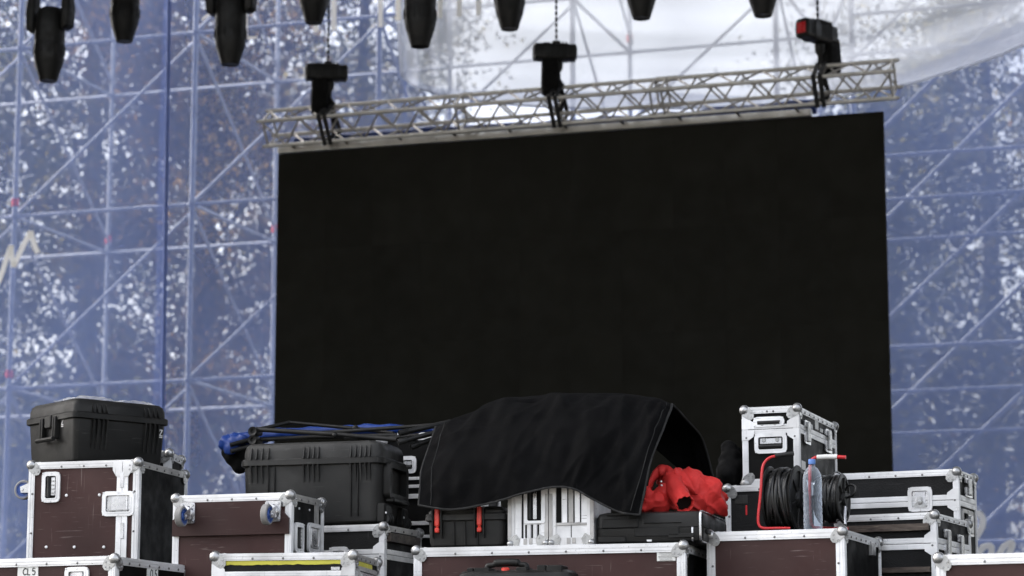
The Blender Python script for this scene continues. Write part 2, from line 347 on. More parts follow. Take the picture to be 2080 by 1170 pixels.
def net(label, top, ubot=None, off=0.0):       # top: list of (px, py) along the upper edge, left to right
    P = [on(x, y, NETN + off, STG) for x, y in top]; mb = MB(); nz_ = 24; nu = 60; vs = []; fs = []
    for i in range(nu + 1):
        p = crom(P, i / nu) if len(P) > 2 else P[0].lerp(P[1], i / nu); u = su(p)
        for j in range(nz_ + 1):
            z = p.z + (1.52 - p.z) * j / nz_
            w = .05 * noise.noise(Vector((u * .5, z * .35, off * 9))) + .02 * noise.noise(Vector((u * 1.7, z * .6, 3)))
            vs.append(sp(u, NETN + off + w, z))
    for i in range(nu):
        for j in range(nz_):
            a = i * (nz_ + 1) + j; fs.append((a, a + 1, a + nz_ + 2, a + nz_ + 1))
    me = bpy.data.meshes.new('banner_net'); me.from_pydata([tuple(v) for v in vs], [], fs); me.materials.append(NET)
    o = link('banner_net', me, None, 180); return tag(o, label, 'net', 'blue printed nets hung on the scaffold')
netA = net('blue see-through net at the far left with a white zigzag print', [(-260, -260), (352, -260)], off=-.05)
netB = net('blue see-through net between the dark seam and the screen', [(337, -260), (830, -260)])
netC = net('blue see-through net right of the screen with white script print', [(822, 120), (900, 180), (1300, 185), (1700, 200), (1830, 150), (1960, 95), (2300, -60)], off=.02)
def strokes(par, pxs, wpx, off, ws=None):
    for k, pl in enumerate(pxs):
        pl = smooth_px(pl, 8) if len(pl) > 2 else pl
        w = (ws[k] if ws else wpx) * 26.5 / FPX
        pts = [on(x, y, off, STG) for x, y in pl]
        # ribbon standing in the net plane
        q = [(su(p), p.z) for p in pts]
        Ml = Matrix(((SA.x, 0, -SN.x, SN.x * off), (SA.y, 0, -SN.y, SN.y * off), (0, 1, 0, 0), (0, 0, 0, 1)))
        MB(Ml).ribbon(q, w, 0, .003).build('printed_stroke', TAPEW, par)
strokes(netA, [[(-14, 592), (0, 566), (12, 530), (23, 499)], [(23, 499), (24, 520), (28, 542)], [(28, 542), (44, 506), (63, 470)], [(63, 470), (68, 492), (77, 514)]], 12, NETN - .16)
strokes(netC, [[(1980, 1043), (1988, 1043), (1996, 1052), (1996, 1066), (1990, 1080), (1981, 1094)],
               [(1983, 1132), (1990, 1120), (2000, 1110), (2012, 1109), (2014, 1118), (2012, 1140), (2006, 1160)],
               [(2024, 1150), (2030, 1126), (2040, 1110), (2054, 1103), (2056, 1110), (2048, 1126), (2036, 1142), (2026, 1150)],
               [(2062, 1160), (2074, 1146), (2090, 1130)]], 12, NETN - .12)
strokes(netB, [[(678, -20), (678, 62)], [(773, -20), (773, 55)], [(642, 40), (642, 65)], [(501, 20), (501, 78)], [(498, 78), (523, 76)], [(410, 42), (422, 31), (440, 30)]], 11, NETN - .12, [12, 11, 10, 5, 6, 5])
NAVY = mat('dark_navy_paint', (.10, .155, .42), .5, 0, .3, .1)
pa, pb = on(347, -250, NETN - .22, STG), on(330, 860, NETN - .22, STG); pb = pa + (pb - pa) * ((pa.z - 1.51) / (pa.z - pb.z))
dp = tube('support_pole', pb, pa, .026, NAVY, None); tag(dp, 'dark blue upright pole in front of the overlap of the two left nets', 'pole')
# white sheet: a grid between its upper and its sagging lower edge, gathered at the left
lowp = [(806, -60), (800, 60), (812, 140), (850, 178), (940, 198), (1060, 214), (1250, 222), (1450, 220), (1650, 205), (1790, 178), (1850, 168), (1940, 140), (2020, 114), (2090, 84), (2200, 40)]
topp = [(786, -420), (800, -420), (830, -420), (880, -420), (960, -420), (1080, -420), (1250, -420), (1450, -420), (1650, -420), (1790, -420), (1850, -420), (1940, -420), (2040, -420), (2120, -420), (2260, -420)]
SHN = 25.0
LP = [on(x, y, SHN, STG) for x, y in lowp]; TP = [on(x, y, SHN, STG) for x, y in topp]
vs = []; fs = []; nu, nv = 150, 60
for i in range(nu + 1):
    a = crom(TP, i / nu); b = crom(LP, i / nu)
    for j in range(nv + 1):
        f = j / nv; p = a.lerp(b, f); u = su(p)
        gx = max(0, 1 - (u - su(LP[0])) / .8)
        q = p.z - b.z; w = .10 * noise.noise(Vector((u * .4, p.z * .4, 1))) + gx * .10 * math.sin(u * 26 + p.z)
        w += .028 * noise.noise(Vector((u * .25 + 3, q * 3.0, 7))) * (.35 + f) + .012 * noise.noise(Vector((u * .35, q * 10 + .5 * math.sin(u), 4))) * f
        vs.append(p + SN * w)
for i in range(nu):
    for j in range(nv):
        a = i * (nv + 1) + j; fs.append((a, a + 1, a + nv + 2, a + nv + 1))
me = bpy.data.meshes.new('tarpaulin'); me.from_pydata([tuple(v) for v in vs], [], fs); me.materials.append(SHEET)
sheet = link('translucent_sheet', me, None, 180); tag(sheet, 'white translucent sheet hanging in sagging folds behind the truss', 'sheet')
hem = MB().path([vs[i * (nv + 1) + nv] for i in range(nu + 1)], .012, 6).build('hem', SHEET, sheet, 60)
strokes(sheet, [[(809, -20), (809, 42)], [(894, -20), (894, 37)], [(933, -20), (933, 34)], [(972, -20), (972, 31)]], 11, SHN - .15)

# ------------------------------------------------------------------ LED screen
TL = on(565, 313, 22.8, STG); TR = atz(1794, 226, TL.z)
sx = (TR - TL); SW = sx.length; sxn = sx.normalized(); sback = Vector((-sxn.y, sxn.x, 0))
SM = Matrix(((sxn.x, sback.x, 0, TL.x), (sxn.y, sback.y, 0, TL.y), (0, 0, 1, TL.z), (0, 0, 0, 1)))
scr = thing('video_screen', 'large switched-off black video wall hanging from the truss', 'screen', SM)
NC = 12; NR = 5; pw = SW / NC; ph = .98
g = .0002
pm = MB().bbox(g, pw - g, 0, .045, -ph + g, -g, .0004).mesh('screen_panel'); pm.materials.append(LED)
for i in range(NC):
    for j in range(NR):
        link('screen_panel', pm, scr, None, Matrix.Translation((i * pw, random.uniform(0, .0006), -j * ph)))
fr = MB()
for i in range(NC + 1): fr.box(min(max(i * pw - .02, .05), SW - .09), min(max(i * pw + .02, .09), SW - .05), .05, .09, -NR * ph, -.01)
fr.build('rear_frame', HOIST, scr)
hb_l = -.0; hb_r = on_pl(1648, 228, TL, sback); hb_r = (SM.inverted() @ hb_r).x
hb = MB(SM).bbox(.0, hb_r, -.02, .06, .006, .072, .004)
for k in range(1, 9): hb.box(k * hb_r / 9 - .012, k * hb_r / 9 + .012, -.024, -.02, .004, .074)
hbo = hb.build('header_bar', TRUSS); hbo.matrix_world = Matrix()
tag(hbo, 'flat grey aluminium bar along the top edge of the video wall', 'bar')
# ------------------------------------------------------------------ trusses
def truss(name, label, P0, P1, L, roll, nb, rch, rbr, parts=True, ccpl=()):
    d = (P1 - P0); ln = d.length; d.normalize(); back = Vector((-d.y, d.x, 0)).normalized(); upv = Vector((0, 0, 1))
    e1 = (upv * math.cos(roll) - back * math.sin(roll)) * L; e2 = (back * math.cos(roll) + upv * math.sin(roll)) * L
    Mx = Matrix(((d.x, e2.x / L, e1.x / L, P0.x), (d.y, e2.y / L, e1.y / L, P0.y), (d.z, e2.z / L, e1.z / L, P0.z), (0, 0, 0, 1)))
    t = thing(name, label, 'truss', Mx)
    cm = MB().path([(-.02, 0, 0), (ln + .02, 0, 0)], rch, 10).mesh('chord'); cm.materials.append(TRUSS)
    cor = [(0, 0), (L, 0), (L, L), (0, L)]
    for y, z in cor:
        c = link('chord', cm, t, 40, Matrix.Translation((0, y, z)))
        for x in (-.03, ln + .0): MB().lathe([(rch * .7, 0), (rch * .7, .05)], 8, Matrix.Translation((x - .01, 0, 0)) @ Matrix.Rotation(R(90), 4, 'Y')).build('end_cone', TRUSSD, c, 40)
    st = ln / nb
    joined = MB()
    meshes = {}
    for fi in range(4):
        (y0, z0), (y1, z1) = cor[fi], cor[(fi + 1) % 4]
        for k in range(nb):
            a = Vector((0, y0, z0)); b = Vector((st, y1, z1))
            if k % 2: a, b = Vector((0, y1, z1)), Vector((st, y0, z0))
            if parts:
                key = (fi, k % 2)
                if key not in meshes:
                    meshes[key] = MB().path([a, b], rbr, 7).mesh('brace'); meshes[key].materials.append(TRUSSD)
                link('brace', meshes[key], t, 40, Matrix.Translation((k * st, 0, 0)))
            else:
                joined.path([a + Vector((k * st, 0, 0)), b + Vector((k * st, 0, 0))], rbr, 6)
        for x in list(ccpl) + [.02, ln - .02]:
            if parts: link('end_brace', MB().path([(x, y0, z0), (x, y1, z1)], rbr * 1.15, 7).mesh('end_brace'), t, 40).data.materials.append(TRUSSD)
    if not parts: tag(joined.build('lattice', TRUSSD, t, 40), kind='stuff')
    for x in ccpl:
        for y, z in cor: MB().lathe([(rch * 1.35, -.05), (rch * 1.35, .05)], 10, Matrix.Translation((x + .06, y, z)) @ Matrix.Rotation(R(90), 4, 'Y')).build('coupler', TRUSS, t, 40)
    return t, Mx, ln
T0 = on(541, 297, 22.68, STG); T1 = atz(1818, 199, T0.z)
trs, TM, TLN = truss('aluminium_truss', 'grey aluminium box truss above the video wall, hung on three black hoists', T0, T1, .265, R(36), 30, .0190, .0100, True, (TLN_ for TLN_ in ())) if False else truss('aluminium_truss', 'grey aluminium box truss above the video wall, hung on three black hoists', T0, T1, .265, R(36), 30, .0190, .0100, True, (2.02, 3.95, 4.06))
# short clamps that hold the bar to the truss
for k in range(10):
    x = .18 + k * (hb_r - .3) / 9
    p = SM @ Vector((x, .02, .07)); q = TM @ Vector(((TM.inverted() @ p).x, 0, 0))
    c = MB().path([p - Vector((0, 0, .02)), q], .012, 6).build('clamp', HOIST, hbo)
# blue tarpaulin rolled behind the screen head
pts = []; rs = []
for k in range(60):
    x = .12 + (hb_r - .1) * k / 59
    pts.append(SM @ Vector((x, .17 + .02 * noise.noise(Vector((x * 2, 0, 0))), .115 + .015 * math.sin(x * 1.4) + .02 * noise.noise(Vector((x * 3, 5, 0))))))
    rs.append(.075 + .02 * noise.noise(Vector((x * 4, 2, 1))))
rt = MB().path(pts, rs, 14); o = rt.build('rolled_tarpaulin', BLUE, None, 60)
tag(o, 'blue tarpaulin bundled along the top behind the video wall', 'tarpaulin')
# ------------------------------------------------------------------ hoists
def chain(par, p, z1):
    mb = MB(); z = p.z; k = 0
    while z < z1:
        if k % 2: mb.box(p.x - .011, p.x + .011, p.y - .004, p.y + .004, z, z + .036)
        else: mb.box(p.x - .004, p.x + .004, p.y - .011, p.y + .011, z, z + .036)
        z += .028; k += 1
    mb.build('chain', HOIST, par)
def sling_on(name, label, tx, zt, wid=.042):
    c = TM @ Vector((tx, .1325, .1325)); s = thing(name, label, 'sling', Matrix(), 'black slings holding the truss')
    ax = (T1 - T0).normalized()
    cor = [(-.02, -.02), (.285, -.02), (.285, .285), (-.02, .285)]
    for dx, sgn in ((-.03, 0), (.03, 1)):
        loop = [TM @ Vector((tx + dx, y, z)) for y, z in cor]
        loop = [loop[0], loop[1], loop[2], loop[3]]
        topi = max(range(4), key=lambda i: loop[i].z); seq = [loop[(topi + i) % 4] for i in range(4)]
        P = [zt] + seq[0:1] + seq[1:] + [zt]
        mb = MB()
        for a, b in zip(P[:-1], P[1:]):
            dd = (b - a); Mq = Matrix.Translation((a + b) / 2) @ dd.to_track_quat('Z', 'X').to_matrix().to_4x4()
            mb.bbox(-wid / 2 * .45, wid / 2 * .45, -wid / 2, wid / 2, -dd.length / 2 - .01, dd.length / 2 + .01, .004, Mq)
        mb.build('strap', SLING, s, 30)
    return s
def hoist(px, py, label, rot, bagside, red=False, sc=1.0):
    tx = (TM.inverted() @ on_pl(px, py, T0, SN)).x
    base = TM @ Vector((tx, .1325, .1325)); n_off = base.dot(SN)
    c = on(px, py, n_off, STG)
    M = Matrix.Translation(c) @ Matrix.Rotation(R(rot), 4, 'Z') @ Matrix.Scale(sc, 4)
    h = thing('chain_hoist', label, 'hoist', M, 'black chain hoists above the truss')
    b = MB()
    Ry = Matrix.Rotation(R(90), 4, 'Y')
    b.loft([[(x, y, z) for y, z in rr(-.075 * k, -.085 * k, .075 * k, .085 * k, .035)] for x, k in ((-.215, .72), (-.20, .95), (-.12, 1), (-.115, 1.05), (-.06, 1.05), (-.055, 1), (.12, 1), (.125, .94), (.19, .94), (.205, .7))], True, True)
    b.build('housing', HOIST, h, 35)
    rb = MB()
    for x in (-.03, .0, .03, .06, .09): rb.bbox(x, x + .012, -.082, .082, -.06, .092, .003)
    tag(rb.build('cooling_rib', HOIST, h), kind='stuff')
    MB().bbox(-.03, .05, -.03, .03, .08, .115, .008).build('chain_guide', HOIST, h)
    if red: MB().plate(rr(-.045, -.05, .045, .04, .006), 0, .003, Matrix(((0, 0, -1, -.2151), (1, 0, 0, 0), (0, 1, 0, .005), (0, 0, 0, 1)))).build('red_label', REDP, h)
    MB().lathe([(.03, -.08), (.045, -.10), (.04, -.16), (.018, -.20), (.022, -.225), (.012, -.26)], 12, Matrix.Translation((.03, 0, 0))).build('load_hook', HOIST, h, 40)
    bx = bagside; g = MB(); bl_ = .80 if red else 1.0
    g.loft([[(bx + x, y, z) for x, y in rr(-.085 * k, -.075 * k, .085 * k, .075 * k, .03)] for z, k in ((-.42 * bl_, .75), (-.40 * bl_, .93), (-.30 * bl_, 1.0), (-.18 * bl_, .96), (-.08, .93), (-.03, .88))])
    g.build('chain_bag', BAG, h, 40)
    Mi = M.inverted(); ch = MB(); p = M @ Vector((.01, 0, .11)); z = p.z; k = 0
    while z < 11.9:
        if k % 2: ch.box(p.x - .012, p.x + .012, p.y - .004, p.y + .004, z, z + .038, None)
        else: ch.box(p.x - .004, p.x + .004, p.y - .012, p.y + .012, z, z + .038, None)
        z += .029; k += 1
    ch.v = [Mi @ v for v in ch.v]; ch.build('chain', HOIST, h)
    hook = M @ Vector((.03, 0, -.25))
    return tx, hook
for (px, py, lb, rot, bs, red, sl_) in ((664, 148, 'black chain hoist above the left end of the truss', 8, -.07, False, 'black sling round the truss under the left hoist'),
                                   (1128, 107, 'black chain hoist above the middle of the truss', 6, -.05, False, 'black sling round the truss under the middle hoist'),
                                   (1660, 66, 'black chain hoist with a red label above the right end of the truss', 46, .16, True, 'black sling round the truss under the right hoist')):
    tx, hk = hoist(px, py, lb, rot, bs, red, 1.12 if red else 1.0)
    sling_on('lifting_sling', sl_, tx + .02, hk)
# ------------------------------------------------------------------ moving-head lamps and the trusses they hang from
def lamp(px, py, off, label, ztr):
    tip = on(px, py, off, STG)
    M = Matrix.Translation(tip) @ Matrix.Rotation(R(-STG - random.uniform(-6, 6)), 4, 'Z')
    t = thing('moving_head_lamp', label, 'stage lamp', M, 'black moving-head stage lamps hung along the top')
    hd = MB().lathe([(.066, .004), (.078, .0), (.085, .02), (.100, .07), (.128, .16), (.140, .22), (.141, .34), (.137, .36), (.141, .38), (.139, .52), (.128, .62), (.105, .68)], 28)
    hdo = hd.build('lamp_head', HOIST, t, 35)
    MB().lathe([(.001, .012), (.05, .008), (.064, .006)], 24).build('lens', LENS, hdo, 60)
    fin = MB()
    for k in range(12):
        a = k * math.pi / 6; fin.bbox(-.006, .006, .135, .148, .24, .33, .002, Matrix.Rotation(a, 4, 'Z'))
    tag(fin.build('cooling_fin', HOIST, hdo), kind='stuff')
    for s in (-1, 1):
        a = MB(); a.loft([[(s * x, y, z) for x, y in rr(.142, -.07 * k, .215 * q, .07 * k, .03)] for z, k, q in ((.47, .7, .9), (.50, 1, 1.05), (.66, 1, 1.1), (.86, .85, 1.0), (.92, .8, .95))])
        a.build('yoke_arm', HOIST, t, 35)
    b = MB(); b.loft([[(x, y, z) for x, y in rr(-.24 * k, -.16 * k, .24 * k, .16 * k, .04)] for z, k in ((.90, .9), (.92, 1), (1.06, 1), (1.09, .92))])
    b.build('base', HOIST, t, 35)
    top = ztr - tip.z
    for s in (-.12, .12): MB().path([(s, 0, 1.08), (s, 0, top)], .025, 8).build('hanging_clamp', HOIST, t, 40)
for (off, ls) in ((20.3, [(98, 165, 'first lamp from the left, hanging lowest, black with its base in view'), (467, 132, 'third lamp from the left, long black head with its base just in view'), (853, 95, 'fifth lamp from the left, black head left of the middle hoist')]),
                  (21.6, [(252, 85, 'second lamp from the left, short black head beside the dark seam'), (637, 47, 'fourth lamp from the left, black head above the left hoist'), (1035, 60, 'sixth lamp from the left, black head just left of the middle hoist chain'), (1303, 38, 'seventh lamp from the left, only its black tip in view'), (1550, 33, 'last lamp on the right, only its black tip in view near the red-labelled hoist')])):
    zt = max(on(x, y, off, STG).z for x, y, _ in ls) + 1.25
    for x, y, lb in ls: lamp(x, y, off, lb, zt)
    a = sp(-15, off, zt); b = sp(3, off, zt)
    truss('lighting_truss', 'front lighting truss above the lamps, out of view' if off < 21 else 'rear lighting truss above the lamps, out of view', a, b, .29, 0, 40, .025, .012, False)
# ------------------------------------------------------------------ flight cases
INS = .012
RIV = mat('dark_rivet_head', (.16, .16, .16), .4, .5, .5, .1)
def corner_mesh(bs):
    mb = MB(); mb.ball((-INS, -INS, -INS), .0275 * bs, 14, 8)
    k = bs; q = .0028
    out = [(0.004, 0.004), (.055, .004), (.070, .020), (.082, .040), (.083, .062), (.070, .080), (.050, .083), (.032, .074), (.012, .060), (.004, .050)]
    k *= .80; out = [(-a * k, -b * k) for a, b in out]
    for Mx in (Matrix(((1, 0, 0, 0), (0, 0, 1, 0), (0, 1, 0, 0), (0, 0, 0, 1))), Matrix(((0, 0, 1, 0), (1, 0, 0, 0), (0, 1, 0, 0), (0, 0, 0, 1))), Matrix(((1, 0, 0, 0), (0, 1, 0, 0), (0, 0, 1, 0), (0, 0, 0, 1)))):
        mb.plate(out, -.002, q, Mx)
        for a, b in ((.066, .060), (.040, .064), (.064, .034)): mb.lathe([(.0055, q), (.004, q + .003)], 7, Mx @ Matrix.Translation((-a * k, -b * k, 0)))
    me = mb.mesh('ball_corner'); me.materials.append(BALL); return me
CORN = {}
class Case: pass
def solve(P, d, px):
    u = (px - 1040) / FPX; q = P - CAM
    return -(q.x - u * q.dot(FWD)) / (d.x - u * d.dot(FWD))
def mk_case(label, TR, off, left, side, yaw, rail=ALU, front=BROWN, sidem=BLK, zbot=DZ, rw=.042, bs=1.0, name='flight_case', depth=None, siderail=None, rivet=True, group='flight cases'):
    c = Case(); a, n = axes(yaw); C0 = on(TR[0], TR[1], off)
    w = solve(C0, -a, left) + 2 * INS; d = depth if depth else solve(C0, n, side) + 2 * INS
    zt = C0.z + INS; h = zt - zbot; Pc = C0 + a * INS - n * INS
    base = Pc - a * w / 2 + n * d / 2; base.z = zbot
    M = Matrix(((a.x, n.x, 0, base.x), (a.y, n.y, 0, base.y), (0, 0, 1, base.z), (0, 0, 0, 1)))
    c.M = M; c.Mi = M.inverted(); c.w, c.d, c.h, c.zt, c.a, c.n, c.rw = w, d, h, zt, a, n, rw
    c.fr = Pc.copy(); c.fr.z = zt; c.rail = rail; c.front = front; c.sidem = sidem
    t = c.o = thing(name, label, 'flight case', M, group)
    e = .007; X, Y = w / 2, d / 2
    MB().box(-X + e, X - e, -Y + e, -Y + e + .009, e, h - e).build('front_panel', front, t)
    MB().box(-X + e, X - e, Y - e - .009, Y - e, e, h - e).build('rear_panel', sidem, t)
    MB().box(X - e - .009, X - e, -Y + e + .0091, Y - e - .0091, e, h - e).build('side_panel', sidem, t)
    MB().box(-X + e, -X + e + .009, -Y + e + .0091, Y - e - .0091, e, h - e).build('side_panel', sidem, t)
    MB().box(-X + e, X - e, -Y + e, Y - e, h - e - .0002, h - e + .002).build('top_panel', sidem, t)
    th = .006
    def railmesh(L, ax, ins):
        # L-section running along z from 0 to L, outer corner at (0,0), legs along -x and -y
        mb = MB(); o = -ins
        mb.box(-rw, o, -th + o, o, 0, L); mb.box(-th + o, o, -rw, -th + o - .0001, 0, L)
        for k in (.24, .62):
            mb.box(-rw * (k + .17), -rw * k, o, o + .0020, 0, L); mb.box(o, o + .0020, -rw * (k + .17), -rw * k, 0, L)
        return mb
    sr = siderail or rail  # a darker side rail carries the side's shade in its colour
    for sx in (-1, 1):
        for sy in (-1, 1):          # verticals
            Mx = Matrix(((sx, 0, 0, sx * X), (0, sy, 0, sy * Y), (0, 0, 1, 0), (0, 0, 0, 1)))
            railmesh(h, 2, .0012).build('edge_rail', rail, t, None, Mx)
    for sz in (0, 1):
        for sy in (-1, 1):          # along x
            Mx = Matrix(((0, 0, 1, -X), (sy, 0, 0, sy * Y), (0, 1 if sz else -1, 0, h * sz), (0, 0, 0, 1)))
            railmesh(w, 0, 0).build('edge_rail', rail, t, None, Mx)
        for sx in (-1, 1):
            Mx = Matrix(((sx, 0, 0, sx * X), (0, 0, 1, -Y), (0, 1 if sz else -1, 0, h * sz), (0, 0, 0, 1)))
            railmesh(d, 1, .0024).build('edge_rail', sr, t, None, Mx)
    if bs not in CORN: CORN[bs] = corner_mesh(bs)
    for sx in (-1, 1):
        for sy in (-1, 1):
            for sz in (0, 1):
                o = link('ball_corner', CORN[bs], t, 40, Matrix.Translation((sx * X, sy * Y, h * sz)) @ Matrix.Diagonal((sx, sy, 1 if sz else -1, 1)))
    if rivet:
        mb = MB(); Fm = face(c, 'front'); k = max(2, int(w / .19))
        def rv(u, v, MM): mb.lathe([(.0062, -.0005), (.0055, .0025), (.002, .0038)], 7, MM @ Matrix.Translation((u, v, .0005)))
        for i in range(k):
            u = -X + .12 + (w - .24) * (i + .5) / k
            rv(u, h - rw * .72, Fm); rv(u, rw * .72, Fm)
        for v in [h - .16 - i * .2 for i in range(int(max(1, (h - .2) / .2)))]:
            rv(X - rw * .72, v, Fm); rv(-X + rw * .72, v, Fm)
        Fm = face(c, 'right'); k = max(2, int(d / .12))
        for i in range(k): rv(-Y + .08 + (d - .16) * (i + .5) / k, h - rw * .72, Fm)
        c.riv = tag(mb.build('rivets', RIV, t), kind='stuff')
    return c
def face(c, which):                  # (u, v, outward) -> local
    if which == 'front': return Matrix(((1, 0, 0, 0), (0, 0, -1, -c.d / 2), (0, 1, 0, 0), (0, 0, 0, 1)))
    if which == 'right': return Matrix(((0, 0, 1, c.w / 2), (1, 0, 0, 0), (0, 1, 0, 0), (0, 0, 0, 1)))
    if which == 'left': return Matrix(((0, 0, -1, -c.w / 2), (-1, 0, 0, 0), (0, 1, 0, 0), (0, 0, 0, 1)))
def uv(c, which, px, py):
    F = face(c, which); G = c.M @ F
    p0 = G.translation; n = (G.to_3x3() @ Vector((0, 0, 1))); q = G.inverted() @ on_pl(px, py, p0, n); return q.x, q.y
def top_at(c, px, back, z=None):
    P = c.fr + c.n * back; s = solve(P, -c.a, px); P = P - c.a * s; return P
def seam(c, py, rh=.034, px=None, faces=('front', 'right'), m=None):
    v = uv(c, 'front', px if px else proj((c.fr))[0] - 5, py)[1]; m = m or c.rail
    for w_ in faces:
        F = face(c, w_); L = (c.w if w_ == 'front' else c.d) / 2 - c.rw - .0005
        for s in (0, 1):
            v0 = v + .0015 if s else v - .0015 - rh
            mb = MB(F).box(-L, L, v0, v0 + rh, -.008, -.0005)
            for k in (.2, .6): mb.box(-L, L, v0 + rh * k, v0 + rh * (k + .2), -.0005, .0008)
            mb.build('lid_rail', m, c.o)
        if w_ == 'front':
            for su_ in (-1, 1):
                for dv in (.02, -.02): MB(F).plate([(su_ * (c.w / 2 - .0) , v + dv * .1), (su_ * (c.w / 2 - c.rw - .035), v + dv * .1), (su_ * (c.w / 2 - c.rw - .03), v + dv * 1.9), (su_ * (c.w / 2 - c.rw), v + dv * 2.9), (su_ * (c.w / 2), v + dv * 2.9)][::(1 if su_ * dv < 0 else -1)], -.001, .0022).build('corner_brace', m, c.o)
    return v
def hbar(c, which, x0, x1, y0, y1, m, name='rail', w1=.003):
    a = uv(c, which, x0, y1); b = uv(c, which, x1, y0)
    return MB(face(c, which)).bbox(min(a[0], b[0]), max(a[0], b[0]), min(a[1], b[1]), max(a[1], b[1]), -.008, w1, .0015).build(name, m, c.o)
def proj(P):
    q = P - CAM; dpt = q.dot(FWD); return 1040 + FPX * q.x / dpt, 585 - FPX * q.dot(UPV) / dpt
def dish(c, which, r4, kind='handle', vert=False, m=None):
    (x0, y0, x1, y1) = r4; m = m or c.rail
    a = uv(c, which, x0, y1); b = uv(c, which, x1, y0); u0, v0, u1, v1 = min(a[0], b[0]), min(a[1], b[1]), max(a[0], b[0]), max(a[1], b[1])
    F = face(c, which); bw = .015; out = rr(u0, v0, u1, v1, .024); inn = rr(u0 + bw, v0 + bw, u1 - bw, v1 - bw, .014)
    mb = MB(F).ring(out, inn, -.006, .0048); inn2 = rr(u0 + bw + .006, v0 + bw + .006, u1 - bw - .006, v1 - bw - .006, .01)
    mb.ring(inn, inn2, -.002, .0065)
    for uu in (u0 + .0075, (u0 + u1) / 2, u1 - .0075):
        for vv in (v0 + .0075, v1 - .0075): mb.lathe([(.0045, .0045), (.004, .0075)], 7, Matrix.Translation((uu, vv, 0)))
    nm = {'handle': 'handle_dish', 'latch': 'latch_dish', 'lift': 'latch_dish'}[kind]
    o = mb.build(nm, m, c.o, 35)
    MB(F).plate(inn2, -.0068, -.0055).build('dish_back', STEEL if kind != 'handle' else BLK, o)
    iu0, iv0, iu1, iv1 = u0 + bw, v0 + bw, u1 - bw, v1 - bw; cu, cv = (u0 + u1) / 2, (v0 + v1) / 2
    if kind == 'handle':
        if vert:
            MB(F).path([(iu0 + (iu1 - iu0) * .35, iv0 + .012, .004), (iu0 + (iu1 - iu0) * .35, iv1 - .012, .004)], .010, 8).build('grip', RUB, o, 40)
            MB(F).bbox(iu0 + (iu1 - iu0) * .5, iu1 - .012, iv0 + .02, iv1 - .012, -.0055, .002, .002).build('spring_plate', STEEL, o)
            mb = MB(F)
            for k in range(4): mb.bbox(iu0 + (iu1 - iu0) * .55, iu1 - .016, cv + (k - 1.5) * (iv1 - iv0) * .16 - .004, cv + (k - 1.5) * (iv1 - iv0) * .16 + .004, .002, .005, .001)
            tag(mb.build('hinge_knuckle', BALL, o), kind='stuff')
        else:
            MB(F).path([(iu0 + .010, iv0 + (iv1 - iv0) * .28, .004), (iu1 - .010, iv0 + (iv1 - iv0) * .28, .004)], .010, 8).build('grip', RUB, o, 40)
            MB(F).bbox(iu0 + .014, iu1 - .014, iv0 + (iv1 - iv0) * .45, iv1 - .012, -.0055, .002, .002).build('spring_plate', STEEL, o)
            mb = MB(F)
            for k in (-1, 1): mb.lathe([(.012, .002), (.010, .006)], 10, Matrix.Translation((cu + k * (iu1 - iu0) * .25, iv1 - .022, 0)))
            tag(mb.build('hinge_knuckle', BALL, o, 40), kind='stuff')
    else:
        MB(F).bbox(iu0 + (iu1 - iu0) * .22, iu0 + (iu1 - iu0) * .80, iv0 + .008, iv1 - .008, -.0055, .001, .002).build('strike_plate', STEEL, o)
        if kind == 'latch':
            MB(F).path([(iu0 + .012, cv - (iv1 - iv0) * .3, .003), (iu0 + .02, iv0 + .014, .004), (iu1 - .02, iv0 + .014, .004), (iu1 - .012, cv - (iv1 - iv0) * .3, .003)], .004, 6).build('latch_lever', BALL, o, 40)
        else:
            mb = MB(F)
            tri = [(cu - .030, v0 + bw + .004), (cu + .030, v0 + bw + .004), (cu + .032, v0 + bw + .018), (cu + .014, v0 + bw + .040), (cu + .012, v0 + bw + .060), (cu - .012, v0 + bw + .060), (cu - .014, v0 + bw + .040), (cu - .032, v0 + bw + .018)]
            mb.plate(tri, .001, .008); mb.lathe([(.013, .008), (.012, .016), (.006, .017)], 12, Matrix.Translation((cu, v0 + bw + .034, 0)))
            mb.build('butterfly_key', BALL, o, 35)
    return o
